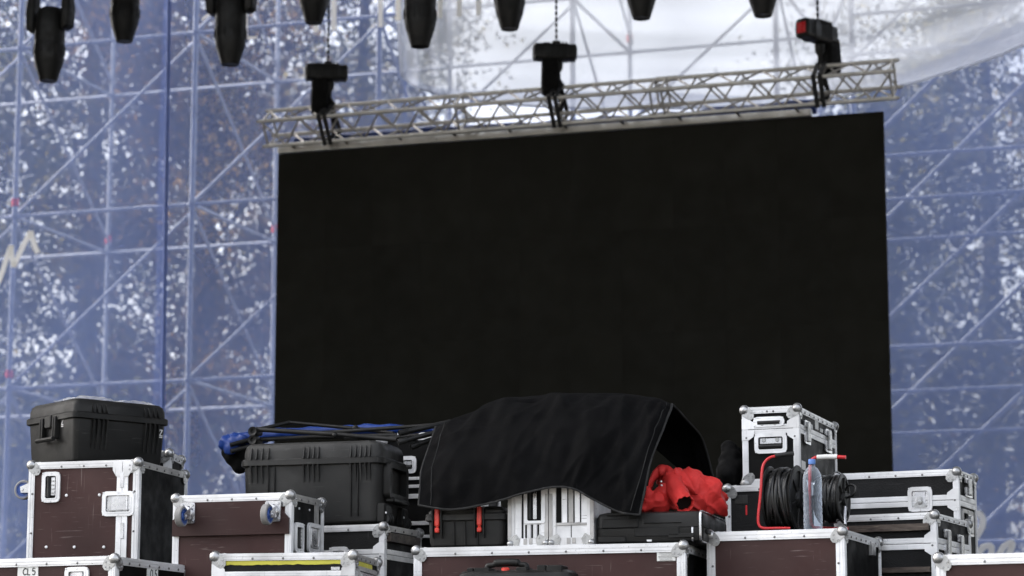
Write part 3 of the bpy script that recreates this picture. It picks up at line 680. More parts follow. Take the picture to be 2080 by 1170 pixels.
def caster(c, which, r4, off_v=-.02):
    (x0, y0, x1, y1) = r4; a = uv(c, which, x0, y1); b = uv(c, which, x1, y0); u0, v0, u1, v1 = min(a[0], b[0]), min(a[1], b[1]), max(a[0], b[0]), max(a[1], b[1])
    F = face(c, which); cu, cv = (u0 + u1) / 2, (v0 + v1) / 2
    mb = MB(F).plate(rr(u0, v0, u1, v1, .010), -.001, .008)
    for uu in (u0 + .012, u1 - .012):
        for vv in (v0 + .012, v1 - .012): mb.lathe([(.008, .008), (.006, .014)], 8, Matrix.Translation((uu, vv, 0)))
    mb.lathe([(.034, .008), (.036, .014), (.030, .024), (.022, .026)], 18, Matrix.Translation((cu, cv, 0)))
    o = mb.build('caster', STEEL, c.o, 40)
    wc = Vector((cu, cv + off_v, .078)); wr = .050; fk = MB(F)
    for s in (-1, 1):
        fk.add([(cu + s * .022, cv + .028, .022), (cu + s * .022, cv - .030, .022), (cu + s * .021, wc.y - .016, wc.z + .006), (cu + s * .021, wc.y + .014, wc.z + .012),
                (cu + s * .026, cv + .028, .022), (cu + s * .026, cv - .030, .022), (cu + s * .026, wc.y - .016, wc.z + .006), (cu + s * .026, wc.y + .014, wc.z + .012)],
               [(0, 1, 2, 3), (7, 6, 5, 4), (0, 4, 5, 1), (1, 5, 6, 2), (2, 6, 7, 3), (3, 7, 4, 0)])
    fk.path([wc + Vector((-.032, 0, 0)), wc + Vector((.032, 0, 0))], .008, 8)
    fk.build('fork', STEEL, o, 40)
    Mw = F @ Matrix.Translation(wc) @ Matrix.Rotation(R(90), 4, 'Y')
    MB(Mw).lathe([(.036, -.016), (.046, -.0165), (.050, -.012), (.050, .012), (.046, .0165), (.036, .016)], 28, None, False).build('tyre', GREYW, o, 35)
    MB(Mw).lathe([(.008, -.0175), (.020, -.017), (.022, -.012), (.034, -.012), (.0362, -.0155), (.0405, -.0168), (.0405, .0168), (.0362, .0155), (.034, .012), (.022, .012), (.020, .017), (.008, .0175)], 24).build('hub', BLUEW, o, 35)
def butterfly_small(c, which, r4):
    (x0, y0, x1, y1) = r4; a = uv(c, which, x0, y1); b = uv(c, which, x1, y0); u0, v0, u1, v1 = min(a[0], b[0]), min(a[1], b[1]), max(a[0], b[0]), max(a[1], b[1])
    F = face(c, which); cu = (u0 + u1) / 2; hh = v1 - v0
    o = MB(F).plate(rr(u0, v0, u1, v0 + hh * .5, .008), -.001, .007).build('draw_latch', STEEL, c.o, 40)
    MB(F).plate(rr(u0, v1 - hh * .28, u1, v1, .008), -.001, .007).build('keeper_plate', STEEL, o, 40)
    MB(F).bbox(cu - (u1 - u0) * .2, cu + (u1 - u0) * .2, v0 + hh * .1, v1 - hh * .05, .007, .018, .003).build('latch_lever', BALL, o)
LET = {'C': [[(1, .85), (.6, 1), (.1, .7), (.05, .3), (.5, 0), (1, .15)]], 'L': [[(0, 1), (0, 0)], [(0, 0), (.8, 0)]], '5': [[(.9, 1), (.2, 1)], [(.2, 1), (.15, .55), (.6, .62), (.9, .35), (.6, 0), (.1, .1)]],
       'Z': [[(0, 1), (.9, 1)], [(.9, 1), (.1, .12)], [(.1, .12), (.95, .12)], [(0, -.12), (.95, -.12)], [(.0, 1.2), (.0, .75)]]}
def letters(mb, s, u0, v0, cw, chh, wd, w0=.0, w1=.0008):
    for i, ch in enumerate(s):
        for st in LET[ch]:
            P = smooth_px(st, 4) if len(st) > 2 else st
            mb.ribbon([(u0 + (i * 1.35 + x) * cw, v0 + y * chh) for x, y in P], wd, w0, w1)
def tapelabel(c, which, r4, txt, m=PAPER, lift=.0008):
    (x0, y0, x1, y1) = r4; a = uv(c, which, x0, y1); b = uv(c, which, x1, y0); u0, v0, u1, v1 = min(a[0], b[0]), min(a[1], b[1]), max(a[0], b[0]), max(a[1], b[1])
    F = face(c, which); o = MB(F).plate([(u0, v0), (u1, v0 + .001), (u1 - .001, v1), (u0 + .0015, v1 - .001)], -.0072, lift - .0055).build('label', m, c.o)
    if txt:
        mb = MB(F); cw = (u1 - u0) * .16; letters(mb, txt, u0 + (u1 - u0) * .28, v0 + (v1 - v0) * .28, cw, (v1 - v0) * .48, .005, lift - .0056, lift - .0045); mb.build('lettering', INK, o)
    return o
def screws(c, which, pts, r=.008):
    for x, y in pts:
        u, v = uv(c, which, x, y); MB(face(c, which)).lathe([(r, -.0075), (r * .9, -.003), (r * .4, -.002)], 9, Matrix.Translation((u, v, 0))).build('screw', ALU, c.o, 40)

# --- front row
F1 = mk_case('brown flight case at bottom left labelled CL5 on white tape', (233, 1135), 10.30, -330, 381, 21.5, front=BROWN2, rw=.038)
tapelabel(F1, 'front', (34, 1147, 77, 1176), 'CL5', lift=.0015); tapelabel(F1, 'right', (300, 1151, 323, 1182), 'CL5', lift=.0015)
dish(F1, 'front', (131, 1151, 181, 1196), 'latch')
F2 = mk_case('worn flight case with a yellow tape strip along its lid, front row', (717, 1128), 10.50, 437, 766, 9.5, rail=ALUW, front=BLKP, sidem=BLKP, siderail=ALUD, rw=.031)
seam(F2, 1170, .024, m=ALUW)
a_ = uv(F2, 'front', 458, 1148); b_ = uv(F2, 'front', 696, 1137)
ty = MB(face(F2, 'front')); segs = 26; lo_ = []
for k in range(segs + 1):
    u = a_[0] + (b_[0] - a_[0]) * k / segs; lo_.append([(u, a_[1] + random.uniform(-.002, .003), -.0071), (u, b_[1] + random.uniform(-.001, .001), -.0071), (u, b_[1], -.0040), (u, a_[1] + random.uniform(-.002, .003), -.0040)])
ty.loft(lo_).build('yellow_tape', YELL, F2.o)
hbar(F2, 'right', 730, 758, 1148, 1158, YELL, 'yellow_tape', -.004)
dish(F2, 'right', (726, 1160, 764, 1200), 'latch', m=ALUD)
hbar(F2, 'front', 672, 690, 1151, 1158, STEEL, 'name_plate', -.003)
F3 = mk_case('wide brown flight case in the centre with a small white plate at its upper right', (1388, 1108), 11.40, 846, 1400, 15.5, front=BROWN, depth=.72)
lp = hbar(F3, 'front', 1334, 1372, 1116, 1140, PAPER, 'information_plate', -.003)
mb = MB(face(F3, 'front')); a_ = uv(F3, 'front', 1334, 1140); b_ = uv(F3, 'front', 1372, 1116); rg = random.Random(5)
for k in range(8):
    vv = b_[1] - .008 - k * .006; ww = (b_[0] - a_[0]); q = .30 if k == 0 else .42
    mb.box((a_[0] + b_[0]) / 2 - ww * q * rg.uniform(.7, 1), (a_[0] + b_[0]) / 2 + ww * q * rg.uniform(.7, 1), vv, vv + (.0035 if k == 0 else .0016), -.0031, -.0022)
mb.build('fine_print', INK, lp)
F4 = mk_case('brown flight case under the cable reels and water bottle', (1711, 1079), 11.60, 1441, 1784, 21.5)
hbar(F4, 'right', 1768, 1774, 1105, 1128, BALL, 'hasp', .012)
F5 = mk_case('brown flight case cut off by the bottom right corner', (2360, 1122), 10.60, 1907, 2500, 22.5, depth=.6)
# --- left stack
S1 = mk_case('tall brown flight case on its end carrying the black trunk, caster on its left', (281, 939), 11.25, 65, 376, 14.5, siderail=ALUD, rw=.034)
x_v = uv(S1, 'front', 248, 1000)[0]
MB(face(S1, 'front')).box(x_v - .030, x_v - .001, S1.rw + .001, S1.h - S1.rw - .001, -.008, .0).build('lid_rail', ALU, S1.o)
MB(face(S1, 'front')).box(x_v + .001, x_v + .030, S1.rw + .001, S1.h - S1.rw - .001, -.008, .0).build('lid_rail', ALU, S1.o)
for y0, y1 in ((958, 990), (1062, 1094)):
    a_ = uv(S1, 'front', 244, y1); b_ = uv(S1, 'front', 252, y0); MB(face(S1, 'front')).bbox(a_[0], b_[0], a_[1], b_[1], .0, .004, .001).build('hinge', STEEL, S1.o)
for s in (-1, 1):
    vt = S1.h - S1.rw * .2; MB(face(S1, 'front')).plate([(x_v + s * .002, vt), (x_v + s * .055, vt), (x_v + s * .052, vt - .045), (x_v + s * .033, vt - .075), (x_v + s * .002, vt - .08)][::(-1 if s > 0 else 1)], -.001, .0035).build('corner_brace', ALU, S1.o)
dish(S1, 'front', (84, 958, 123, 1021), 'handle', True); dish(S1, 'front', (207, 997, 273, 1049), 'latch')
screws(S1, 'front', [(134, 1006), (201, 1005), (93, 1111), (150, 1111), (210, 1111)])
caster(S1, 'left', (58, 955, 52, 1018), -.01) if False else None
# caster on the left face: its plate sits near the front upper corner
vv = uv(S1, 'front', 64, 985)[1]; Fl = face(S1, 'left'); cu_ = S1.d / 2 - .12
def caster_at(c, which, u, v, off_v, half=(.045, .052)):
    # same caster given in face coordinates
    G = c.M @ face(c, which); p0 = proj(G @ Vector((u - half[0], v + half[1], 0))); p1 = proj(G @ Vector((u + half[0], v - half[1], 0)))
    caster(c, which, (p0[0], p0[1], p1[0], p1[1]), off_v)
caster_at(S1, 'left', cu_, vv - .0, -.012)
MB(Fl).bbox(-S1.d / 2 + .05, S1.d / 2 - .05, vv - .10, vv + .08, -.001, .009, .002).build('caster_board', BROWN2, S1.o)
S0 = mk_case('flight case behind the black trunk with only a ball corner and rail in view', (344, 921), 12.05, 180, 350, 4, front=BLKP, depth=.35)
S2 = mk_case('brown flight case lying on its back with two swivel casters facing out', (590, 1006), 11.0, 358, 653, 17, siderail=ALUD, rw=.034)
a_ = uv(S2, 'front', 351, 1090); b_ = uv(S2, 'front', 591, 1010)
cb = [(a_[0], a_[1]), (b_[0], a_[1]), (b_[0], b_[1] - .10), (b_[0] - .085, b_[1] - .014), (a_[0] + .085, b_[1] - .014), (a_[0], b_[1] - .10)]
cb = [(min(max(x, -S2.w / 2 + .006), S2.w / 2 - .008), y) for x, y in cb]
cbo = MB(face(S2, 'front')).plate(cb, .0025, .016).build('caster_board', BROWN2, S2.o)
SF = S2.d
S2.d += .032
for r4 in ((367, 1021, 397, 1064), (539, 1017, 571, 1060)): caster(S2, 'front', r4, -.022)
S2.d = SF
MB(face(S2, 'right')).box(S2.d * .22, S2.d * .22 + .022, S2.rw + .001, S2.h - S2.rw - .001, -.008, 0).build('lid_rail', ALUD, S2.o)
MB(face(S2, 'right')).box(S2.d * .22 + .024, S2.d * .22 + .046, S2.rw + .001, S2.h - S2.rw - .001, -.008, 0).build('lid_rail', ALUD, S2.o)
dish(S2, 'right', (598, 1064, 617, 1122), 'handle', True, ALU); dish(S2, 'right', (625, 1066, 650, 1122), 'latch', m=ALU)
screws(S2, 'right', [(610, 1033), (631, 1036)], .006)
S3 = mk_case('black flight case with a two-part lid under the big wheeled trunk', (779, 1070), 11.62, 470, 851, 21, front=BLKP, sidem=BLKP, siderail=ALUD, rw=.031)
seam(S3, 1125, .024); hbar(S3, 'right', 788, 849, 1093, 1100, WOOD, 'wood_batten', .014)
dish(S3, 'front', (668, 1110, 708, 1150), 'lift')
S4 = mk_case('black flight case with silver rails between the wheeled trunk and black cover', (985, 878), 12.40, 770, 990, 17, front=BLK, sidem=BLK, depth=.26, rivet=False)
for y0, y1 in ((965, 976), (981, 992), (1000, 1014), (1056, 1068), (1084, 1094)): hbar(S4, 'front', 800, 960, y0, y1, ALU, 'lid_rail')
dish(S4, 'front', (812, 926, 846, 962), 'handle')
# --- right stack
R2 = mk_case('black flight case under the tall silver-edged case, behind the cable reels', (1660, 986), 12.85, 1478, 1735, 21, front=BLKP, sidem=BLK, rw=.031)
hbar(R2, 'front', 1492, 1518, 1005, 1024, PLASTG, 'torn_sticker', -.005); hbar(R2, 'front', 1514, 1517, 1026, 1046, REDP, 'red_mark', -.005)
R1 = mk_case('small black flight case with bright edges standing on top of the right stack', (1619, 829), 12.90, 1512, 1694, 20, front=BLK, sidem=BLKP, zbot=R2.zt + .004, rw=.033, bs=1.0)
v_ = seam(R1, 869, .022); dish(R1, 'front', (1533, 878, 1598, 922), 'handle', False, ALU); dish(R1, 'front', (1530, 845, 1593, 868), 'handle', False, ALU)
butterfly_small(R1, 'right', (1634, 858, 1644, 900)); butterfly_small(R1, 'right', (1676, 876, 1687, 917))
hbar(R1, 'right', 1658, 1664, 856, 871, PAPER, 'sticker', -.004)
for x0, x1, y0 in ((1645, 1653, 863), (1668, 1674, 872)): hbar(R1, 'right', x0, x1, y0, y0 + 5, WHT, 'marking', -.005)
hbar(R1, 'right', 1631, 1638, 938, 953, PAPER, 'sticker', -.004)
R3 = mk_case('black flight case with a butterfly latch, rearmost on the right', (1943, 958), 13.1, 1700, 1977, 23.5, front=BLKP, sidem=BLKP, rw=.031)
seam(R3, 1015, .026); dish(R3, 'front', (1845, 988, 1893, 1040), 'lift', m=ALU)
butterfly_small(R3, 'right', (1960, 975, 1972, 1008)); dish(R3, 'right', (1955, 1040, 1976, 1085), 'handle', True, ALUD); butterfly_small(R3, 'right', (1965, 1048, 1974, 1088))
R4 = mk_case('black flight case with a scuffed wooden batten, in front of the butterfly-latch case', (1898, 1046), 12.35, 1700, 1966, 25.5, front=BLKP, sidem=BLKP, rw=.031)
seam(R4, 1103, .026); hbar(R4, 'front', 1718, 1887, 1063, 1083, WOOD, 'wood_batten', .016); hbar(R4, 'front', 1786, 1890, 1151, 1165, WOOD, 'wood_batten', .016)
butterfly_small(R4, 'right', (1919, 1077, 1929, 1135)); butterfly_small(R4, 'right', (1946, 1088, 1955, 1137))
# ------------------------------------------------------------------ plastic trunks and smaller cases
def place(P, yaw, w, d, z, corner='fr'):
    a, n = axes(yaw); base = P - a * w / 2 + n * d / 2 if corner == 'fr' else P + a * w / 2 + n * d / 2
    return Matrix(((a.x, n.x, 0, base.x), (a.y, n.y, 0, base.y), (0, 0, 1, z), (0, 0, 0, 1)))
def trunk(name, label, M, w, d, h, lid, ribs, m=PLAST, rad=.045, taper=.014, cat='trunk', riblen=.10):
    t = thing(name, label, cat, M); X, Y = w / 2, d / 2; hl = h - lid
    def L(i, z, r=rad): return [(x, y, z) for x, y in rr(-X + i, -Y + i, X - i, Y - i, r, 5)]
    MB().loft([L(taper + .02, 0), L(taper + .004, .012), L(taper, .03), L(.004, hl - .03), L(.004, hl - .012)]).build('body', m, t, 35)
    MB().loft([L(-.004, hl - .020), L(-.010, hl - .016), L(-.010, hl + .010), L(-.004, hl + .016)]).build('rim', m, t, 35)
    MB().loft([L(.002, hl + .014), L(.003, hl + lid * .55), L(.010, h - .016), L(.024, h - .003), L(.040, h)]).build('lid', m, t, 35)
    for x in ribs:
        mb = MB()
        for sgn in (0,):
            th = .0045
            def blade(z0, z1, p0, p1):
                mb.add([(x - th, -Y + .004, z0), (x + th, -Y + .004, z0), (x + th, -Y + .004, z1), (x - th, -Y + .004, z1), (x - th * .6, -Y - p0, z0), (x + th * .6, -Y - p0, z0), (x + th * .6, -Y - p1, z1), (x - th * .6, -Y - p1, z1)],
                       [(3, 2, 1, 0), (4, 5, 6, 7), (0, 1, 5, 4), (1, 2, 6, 5), (2, 3, 7, 6), (3, 0, 4, 7)])
            blade(hl - riblen, hl - .016, -.003, .018); blade(hl + .014, hl + lid * .72, .018, -.001)
        mb.build('rib', m, t)
    return t
# left trunk: seen corner on
P1d, P1w = .485, .555
pc = top_at(S1, 149, .012); a40, n40 = axes(-40)
zP1 = S1.zt + .003
M1 = place(pc, -40, P1w, P1d, zP1, 'fl')
P1 = trunk('storage_trunk', 'black plastic trunk on the tall brown case at left, film on its lid', M1, P1w, P1d, .332, .088, [-.17, -.145, -.115, -.09, .14, .165, .195, .22], PLAST, .028, riblen=.17)
Fm = Matrix(((0, 0, -1, -P1w / 2), (-1, 0, 0, 0), (0, 1, 0, 0), (0, 0, 0, 1)))      # left short face: u to the right as seen
hd = MB(Fm)
for s in (-.075, -.055, .055, .075): hd.bbox(s - .006, s + .006, .13, .245, -.01, .022, .003)
hd.path([(-.085, .128, .030), (.085, .128, .030)], .012, 8); hd.bbox(-.03, .03, .19, .255, -.01, .020, .004)
hd.build('side_handle', PLAST, P1, 35)
mb = MB(Fm); letters(mb, 'Z', .105, .195, .022, .036, .005, -.0035, -.002); mb.build('marking', WHT, P1)
Ff = Matrix(((1, 0, 0, 0), (0, 0, -1, -P1d / 2), (0, 1, 0, 0), (0, 0, 0, 1)))
mb = MB(Ff); letters(mb, 'Z', P1w / 2 - .045, .165, .020, .034, .005, -.0045, -.003); mb.build('marking', WHT, P1)
# crumpled film on its lid
FILM = sheer('clear_plastic_film', (.85, .86, .88), .45, .5, 8, (1, 1, 1), .15)
vs = []; fs = []; nu, nv = 44, 22
for i in range(nu + 1):
    for j in range(nv + 1):
        x = -.20 + .44 * i / nu; y = -.17 + .30 * j / nv
        z = .334 + .012 + .020 * noise.noise(Vector((x * 9, y * 9, 1))) + .012 * noise.noise(Vector((x * 26, y * 22, 2))) + .006 * math.sin(x * 30 + y * 12)
        vs.append((x + .02 * math.sin(y * 20), y + .02 * math.sin(x * 18), max(.335, z)))
for i in range(nu):
    for j in range(nv): q = i * (nv + 1) + j; fs.append((q, q + 1, q + nv + 2, q + nv + 1))
me = bpy.data.meshes.new('plastic_film'); me.from_pydata(vs, [], fs); me.materials.append(FILM)
o = link('plastic_film', me, None, 180, M1); tag(o, 'crumpled clear plastic film lying on the left black trunk', 'film')
# big wheeled trunk
pr = top_at(S3, 772, .03); a15, n15 = axes(15); w2 = solve(pr, -a15, 487); d2 = .44; z2 = S3.zt + .012
h2 = 1.6 + (1500 - 893) * (pr - CAM).dot(FWD) / FPX - z2 + .0
h2 = (on_pl(772, 892, pr, n15)).z - z2
M2 = place(pr, 15, w2, d2, z2)
k_ = w2 / 2
ribx = [-k_ + q * w2 for q in (.075, .115, .155, .20, .455, .49, .525, .56, .79, .825, .86, .895, .925)]
P2 = trunk('wheeled_trunk', 'large black wheeled plastic trunk in the middle left with poles on its lid', M2, w2, d2, h2, h2 * .24, ribx, PLASTG, .055, .012, riblen=.105)
Fr = Matrix(((0, 0, 1, w2 / 2), (1, 0, 0, 0), (0, 1, 0, 0), (0, 0, 0, 1)))
mb = MB(Fr); mb.ring(rr(-d2 * .36, h2 * .30, d2 * .36, h2 * .74, .03), rr(-d2 * .28, h2 * .37, d2 * .28, h2 * .68, .02), -.004, .03); mb.bbox(-d2 * .30, d2 * .30, h2 * .26, h2 * .32, -.004, .045, .006)
mb.build('pull_handle', PLAST, P2, 35)
for s in (-1, 1):
    hs_ = MB(Fr).bbox(s * d2 * .34 - .05, s * d2 * .34 + .05, .0, .10, -.03, .022, .01).build('wheel_housing', PLAST, P2)
    for q in (-.022, .022):
        wl = MB(Fr).lathe([(.012, -.014), (.026, -.014), (.030, -.009), (.030, .009), (.026, .014), (.012, .014)], 18, Matrix.Translation((s * d2 * .34 + q, .024, .012)) @ Matrix.Rotation(R(90), 4, 'Y')).build('wheel', RUB, P2, 35)
    MB(Fr).lathe([(.006, .0), (.005, .006)], 8, Matrix.Translation((s * d2 * .34 - .045, .05, .020))).build('axle_pin', ALU, P2)
for x in (.20, .245, .79, .84):
    MB().bbox(-k_ + x * w2 - .0025, -k_ + x * w2 + .0025, -d2 / 2 - .0035, -d2 / 2 + .015, .035, h2 * .70, .001).build('moulding_line', PLAST, P2)
# red-latch toolbox
pr = top_at(F3, 1024, .03); aa, nn = axes(15.5); w3 = solve(pr, -aa, 866); z3 = F3.zt + .002; M3 = place(pr, 15.5, w3, .30, z3)
h3 = on_pl(1024, 1026, pr, nn).z - z3
P3 = trunk('tool_box', 'small dark plastic box with two red latches under the black cover', M3, w3, .30, h3, .05, [], PLASTG, .03, .008, 'box')
for q in (.19, .735):
    x = -w3 / 2 + w3 * (q - .045); Fm = Matrix(((1, 0, 0, 0), (0, 0, -1, -.15), (0, 1, 0, 0), (0, 0, 0, 1)))
    lt = MB(Fm); lt.bbox(x - .012, x + .012, h3 * .52, h3 * .98, -.004, .018, .004); lt.bbox(x - .007, x + .007, h3 * .48, h3 * .55, -.004, .014, .003); lt.bbox(x - .011, x + .011, h3 * .36, h3 * .48, -.004, .018, .004)
    lt.build('red_latch', ORNG, P3, 35)
    for s in (-1, 1): MB(Fm).add([(x + s * .022 - .003, h3 * .98, -.004), (x + s * .022 + .003, h3 * .98, -.004), (x + s * .022 + .003, h3 * .22, -.004), (x + s * .022 - .003, h3 * .22, -.004), (x + s * .022 - .003, h3 * .98, .024), (x + s * .022 + .003, h3 * .98, .024), (x + s * .022 + .003, h3 * .30, .016), (x + s * .022 - .003, h3 * .30, .016)], [(0, 1, 2, 3), (7, 6, 5, 4), (0, 4, 5, 1), (1, 5, 6, 2), (2, 6, 7, 3), (3, 7, 4, 0)]).build('latch_guard', PLAST, P3)
for q in (.36, .50, .66):
    x = -w3 / 2 + w3 * q; MB().bbox(x - .002, x + .002, -.152, -.14, .01, h3 * .72, .0008).build('moulding_line', PLAST, P3)
# two aluminium cases side by side
def alu_case(label, x0, x1, kind):
    pr = top_at(F3, x1, .025); aa, nn = axes(15.5); w = solve(pr, -aa, x0); z = F3.zt + .002; h = .275; M = place(pr, 15.5, w, .36, z); X = w / 2; Y = .18
    t = thing('aluminium_case', label, 'aluminium case', M, 'aluminium cases under the black cover')
    MB().bbox(-X, X, -Y, Y, 0, h, .004).build('shell', ALUW, t)
    Fm = Matrix(((1, 0, 0, 0), (0, 0, -1, -Y), (0, 1, 0, 0), (0, 0, 0, 1)))
    for s in (-1, 1):
        MB(Fm).box(s * X - (s > 0) * .032, s * X + (s < 0) * .032, 0.002, h - .002, 0, .004).build('edge_rail', ALU, t)
        MB(Fm).box(s * X * .93 - .009, s * X * .93 + .009, 0.03, h - .03, .0041, .006).build('rail_rib', ALUD, t)
        b = MB(Fm); b.ball((s * (X - .010), .012, .004), .017, 10, 6); b.plate([(s * X, .0), (s * (X - .05), .0), (s * (X - .058), .03), (s * (X - .04), .055), (s * X, .035)][::(-1 if s > 0 else 1)], .004, .0075)
        b.lathe([(.005, .0075), (.004, .0105)], 7, Matrix.Translation((s * (X - .042), .035, 0))); b.build('ball_corner', BALL, t, 40)
    MB(Fm).box(-X + .033, X - .033, .0, .035, 0, .0038).build('edge_rail', ALU, t)
    if kind == 0:
        MB(Fm).box(-X + .034, -X + .064, .036, h - .002, 0, .0045).build('slat', ALUW, t)
        MB(Fm).box(-X + .066, -X + .074, .036, h - .002, 0, .001).build('gap', BLK, t)
        MB(Fm).ring(rr(-X + .080, .105, X - .012, h + .01, .012), rr(-X + .094, .118, X - .026, h - .004, .008), 0, .009).build('handle_dish', ALU, t, 35)
        MB(Fm).plate(rr(-X + .0945, .1185, X - .0265, h - .005, .008), .0001, .001).build('dish_back', BLK, t)
        MB(Fm).path([(-X + .108, .125, .006), (-X + .108, h - .008, .006)], .008, 8).build('grip', RUB, t, 40)
        MB(Fm).bbox(-X + .122, -X + .140, .125, h - .008, .001, .006, .001).build('spring_plate', STEEL, t)
        for q in (.082, .112, .142): MB(Fm).box(-X + q, -X + q + .009, .036, .10, 0, .001).build('gap', BLK, t)
        for q in (.094, .124): MB(Fm).box(-X + q, -X + q + .015, .036, .10, 0, .005).build('slat', ALUW, t)
    else:
        MB(Fm).box(-X + .034, -X + .060, .106, h - .002, 0, .001).build('gap', BLK, t)
        for q in (.066, .096, .128): MB(Fm).box(-X + q, -X + q + .022, .106, h - .002, 0, .005).build('slat', ALU if q != .096 else ALUD, t)
        for q in (.089, .119, .151): MB(Fm).box(-X + q, -X + q + .005, .106, h - .002, 0, .001).build('gap', BLK, t)
        MB(Fm).box(-X + .034, X - .034, .094, .104, 0, .0065).build('cross_rail', ALUD, t)
        MB(Fm).box(-.003, .001, .036, .093, 0, .001).build('gap', BLK, t)
    for s in (-.022, .004):
        bb = MB(Fm).bbox(s, s + .018, .006, .034, .004, .006, .001)
        bb.build('hinge', ALUD, t)
alu_case('narrow aluminium case with a vertical handle, left of the pair under the cover', 1033, 1113, 0)
alu_case('scuffed aluminium case with slatted front, right of the pair under the cover', 1116, 1206, 1)
# black suitcase with chrome edging
pr = top_at(F3, 1428, .03); aa, nn = axes(15.5); w5 = solve(pr, -aa, 1211); d5 = .62; z5 = F3.zt + .002; M5 = place(pr, 15.5, w5, d5, z5)
h5 = on_pl(1428, 1036, pr, nn).z - z5; X, Y = w5 / 2, d5 / 2
P5 = thing('suitcase', 'flat black hard suitcase with chrome edge under the red jacket', 'suitcase', M5)
def Ls(i, z, r=.03): return [(x, y, z) for x, y in rr(-X + i, -Y + i, X - i, Y - i, r, 5)]
MB().loft([Ls(.02, 0), Ls(.004, .012), Ls(.0, .03), Ls(0, h5 * .48)]).build('lower_shell', PLAST, P5, 35)
MB().loft([Ls(0, h5 * .50), Ls(0, h5 - .025), Ls(.008, h5 - .008), Ls(.03, h5)]).build('upper_shell', PLAST, P5, 35)
Ff5 = Matrix(((1, 0, 0, 0), (0, 0, -1, -Y), (0, 1, 0, 0), (0, 0, 0, 1)))
for (q0, q1, r0, r1) in ((.06, .40, .50, .78), (.02, .28, .06, .24), (.36, .78, .22, .50), (.45, .80, .62, .66), (.68, .92, .16, .30), (.10, .30, .88, .98)):
    MB(Ff5).bbox(-X + q0 * w5, -X + q1 * w5, h5 * r0, h5 * r1, -.004, .006, .003).build('moulded_rib', PLASTG if r1 == .66 else PLAST, P5)
ch = MB(); xs = X - .012
ch.ring(rr(-Y - .002, .004, Y + .002, h5 + .003, .035, 6), rr(-Y + .003, .010, Y - .003, h5 - .003, .03, 6), -.005, .005, Matrix(((0, 0, 1, xs), (1, 0, 0, 0), (0, 1, 0, 0), (0, 0, 0, 1))))
ch.build('chrome_edge', STEEL, P5, 40)
ch = MB(); ch.ring(rr(-Y - .002, .004, -Y + .10, h5 * .55, .02, 6), rr(-Y + .003, .010, -Y + .095, h5 * .55 - .005, .016, 6), -.004, .004, Matrix(((0, 0, 1, X - .05), (1, 0, 0, 0), (0, 1, 0, 0), (0, 0, 0, 1))))
ch.build('latch', STEEL, P5, 40)
MB(Matrix(((0, 0, 1, X), (1, 0, 0, 0), (0, 1, 0, 0), (0, 0, 0, 1)))).bbox(-Y + .06, Y - .04, h5 * .30, h5 * .44, -.002, .012, .004).build('side_rib', PLAST, P5)
MB(Ff5).bbox(-X + .50 * w5 - .012, -X + .50 * w5 + .012, h5 * .06, h5 * .12, -.004, .004, .001).build('badge', ALU, P5)
# low black case with a carrying handle in front of the centre case
zh = on(1020, 1158, 11.05).z; pr = on(1160, 1165, 11.05); pr.z = 0; aa, nn = axes(16); w6 = solve(Vector((pr.x, pr.y, zh)), -aa, 922)
M6 = place(pr, 16, w6, .22, DZ); h6 = zh - DZ
P6 = trunk('carry_case', 'black plastic case with an arched carrying handle standing at the bottom centre', M6, w6, .22, h6, .12, [], PLAST, .05, .01, 'case')
X = w6 / 2
for q0, q1, hh in ((.10, .16, .012), (.16, .30, .012), (.52, .62, .012), (.70, .78, .020), (.78, .92, .018)):
    MB().bbox(-X + q0 * w6, -X + q1 * w6 - .003, -.09, .02, h6 - .02, h6 + hh, .004).build('latch_block', PLAST, P6)
hx0, hx1 = -X + .26 * w6, -X + .60 * w6; hc = (hx0 + hx1) / 2; hw = (hx1 - hx0) / 2
hz = on_pl(1020, 1137, Vector((pr.x, pr.y, 0)), nn).z - DZ
pp = [(hx0, 0, h6 - .01), (hx0 + .002, 0, h6 + (hz - h6) * .45), (hx0 + .03, 0, hz - .020), (hc - hw * .5, 0, hz - .012), (hc, 0, hz - .010), (hc + hw * .5, 0, hz - .012), (hx1 - .03, 0, hz - .020), (hx1 - .002, 0, h6 + (hz - h6) * .45), (hx1, 0, h6 - .01)]
PV = [Vector(p) for p in pp]; MB(Matrix.Translation((0, -.06, 0))).path([crom(PV, k / 32) for k in range(33)], [.013 + .006 * (10 < k < 22) for k in range(33)], 10).build('carry_handle', PLAST, P6, 50)
MB(Matrix.Translation((hc - .004, -.07, h6))).lathe([(.019, -.004), (.019, .008), (.014, .011)], 14).build('pressure_valve', ORNG, P6, 40)
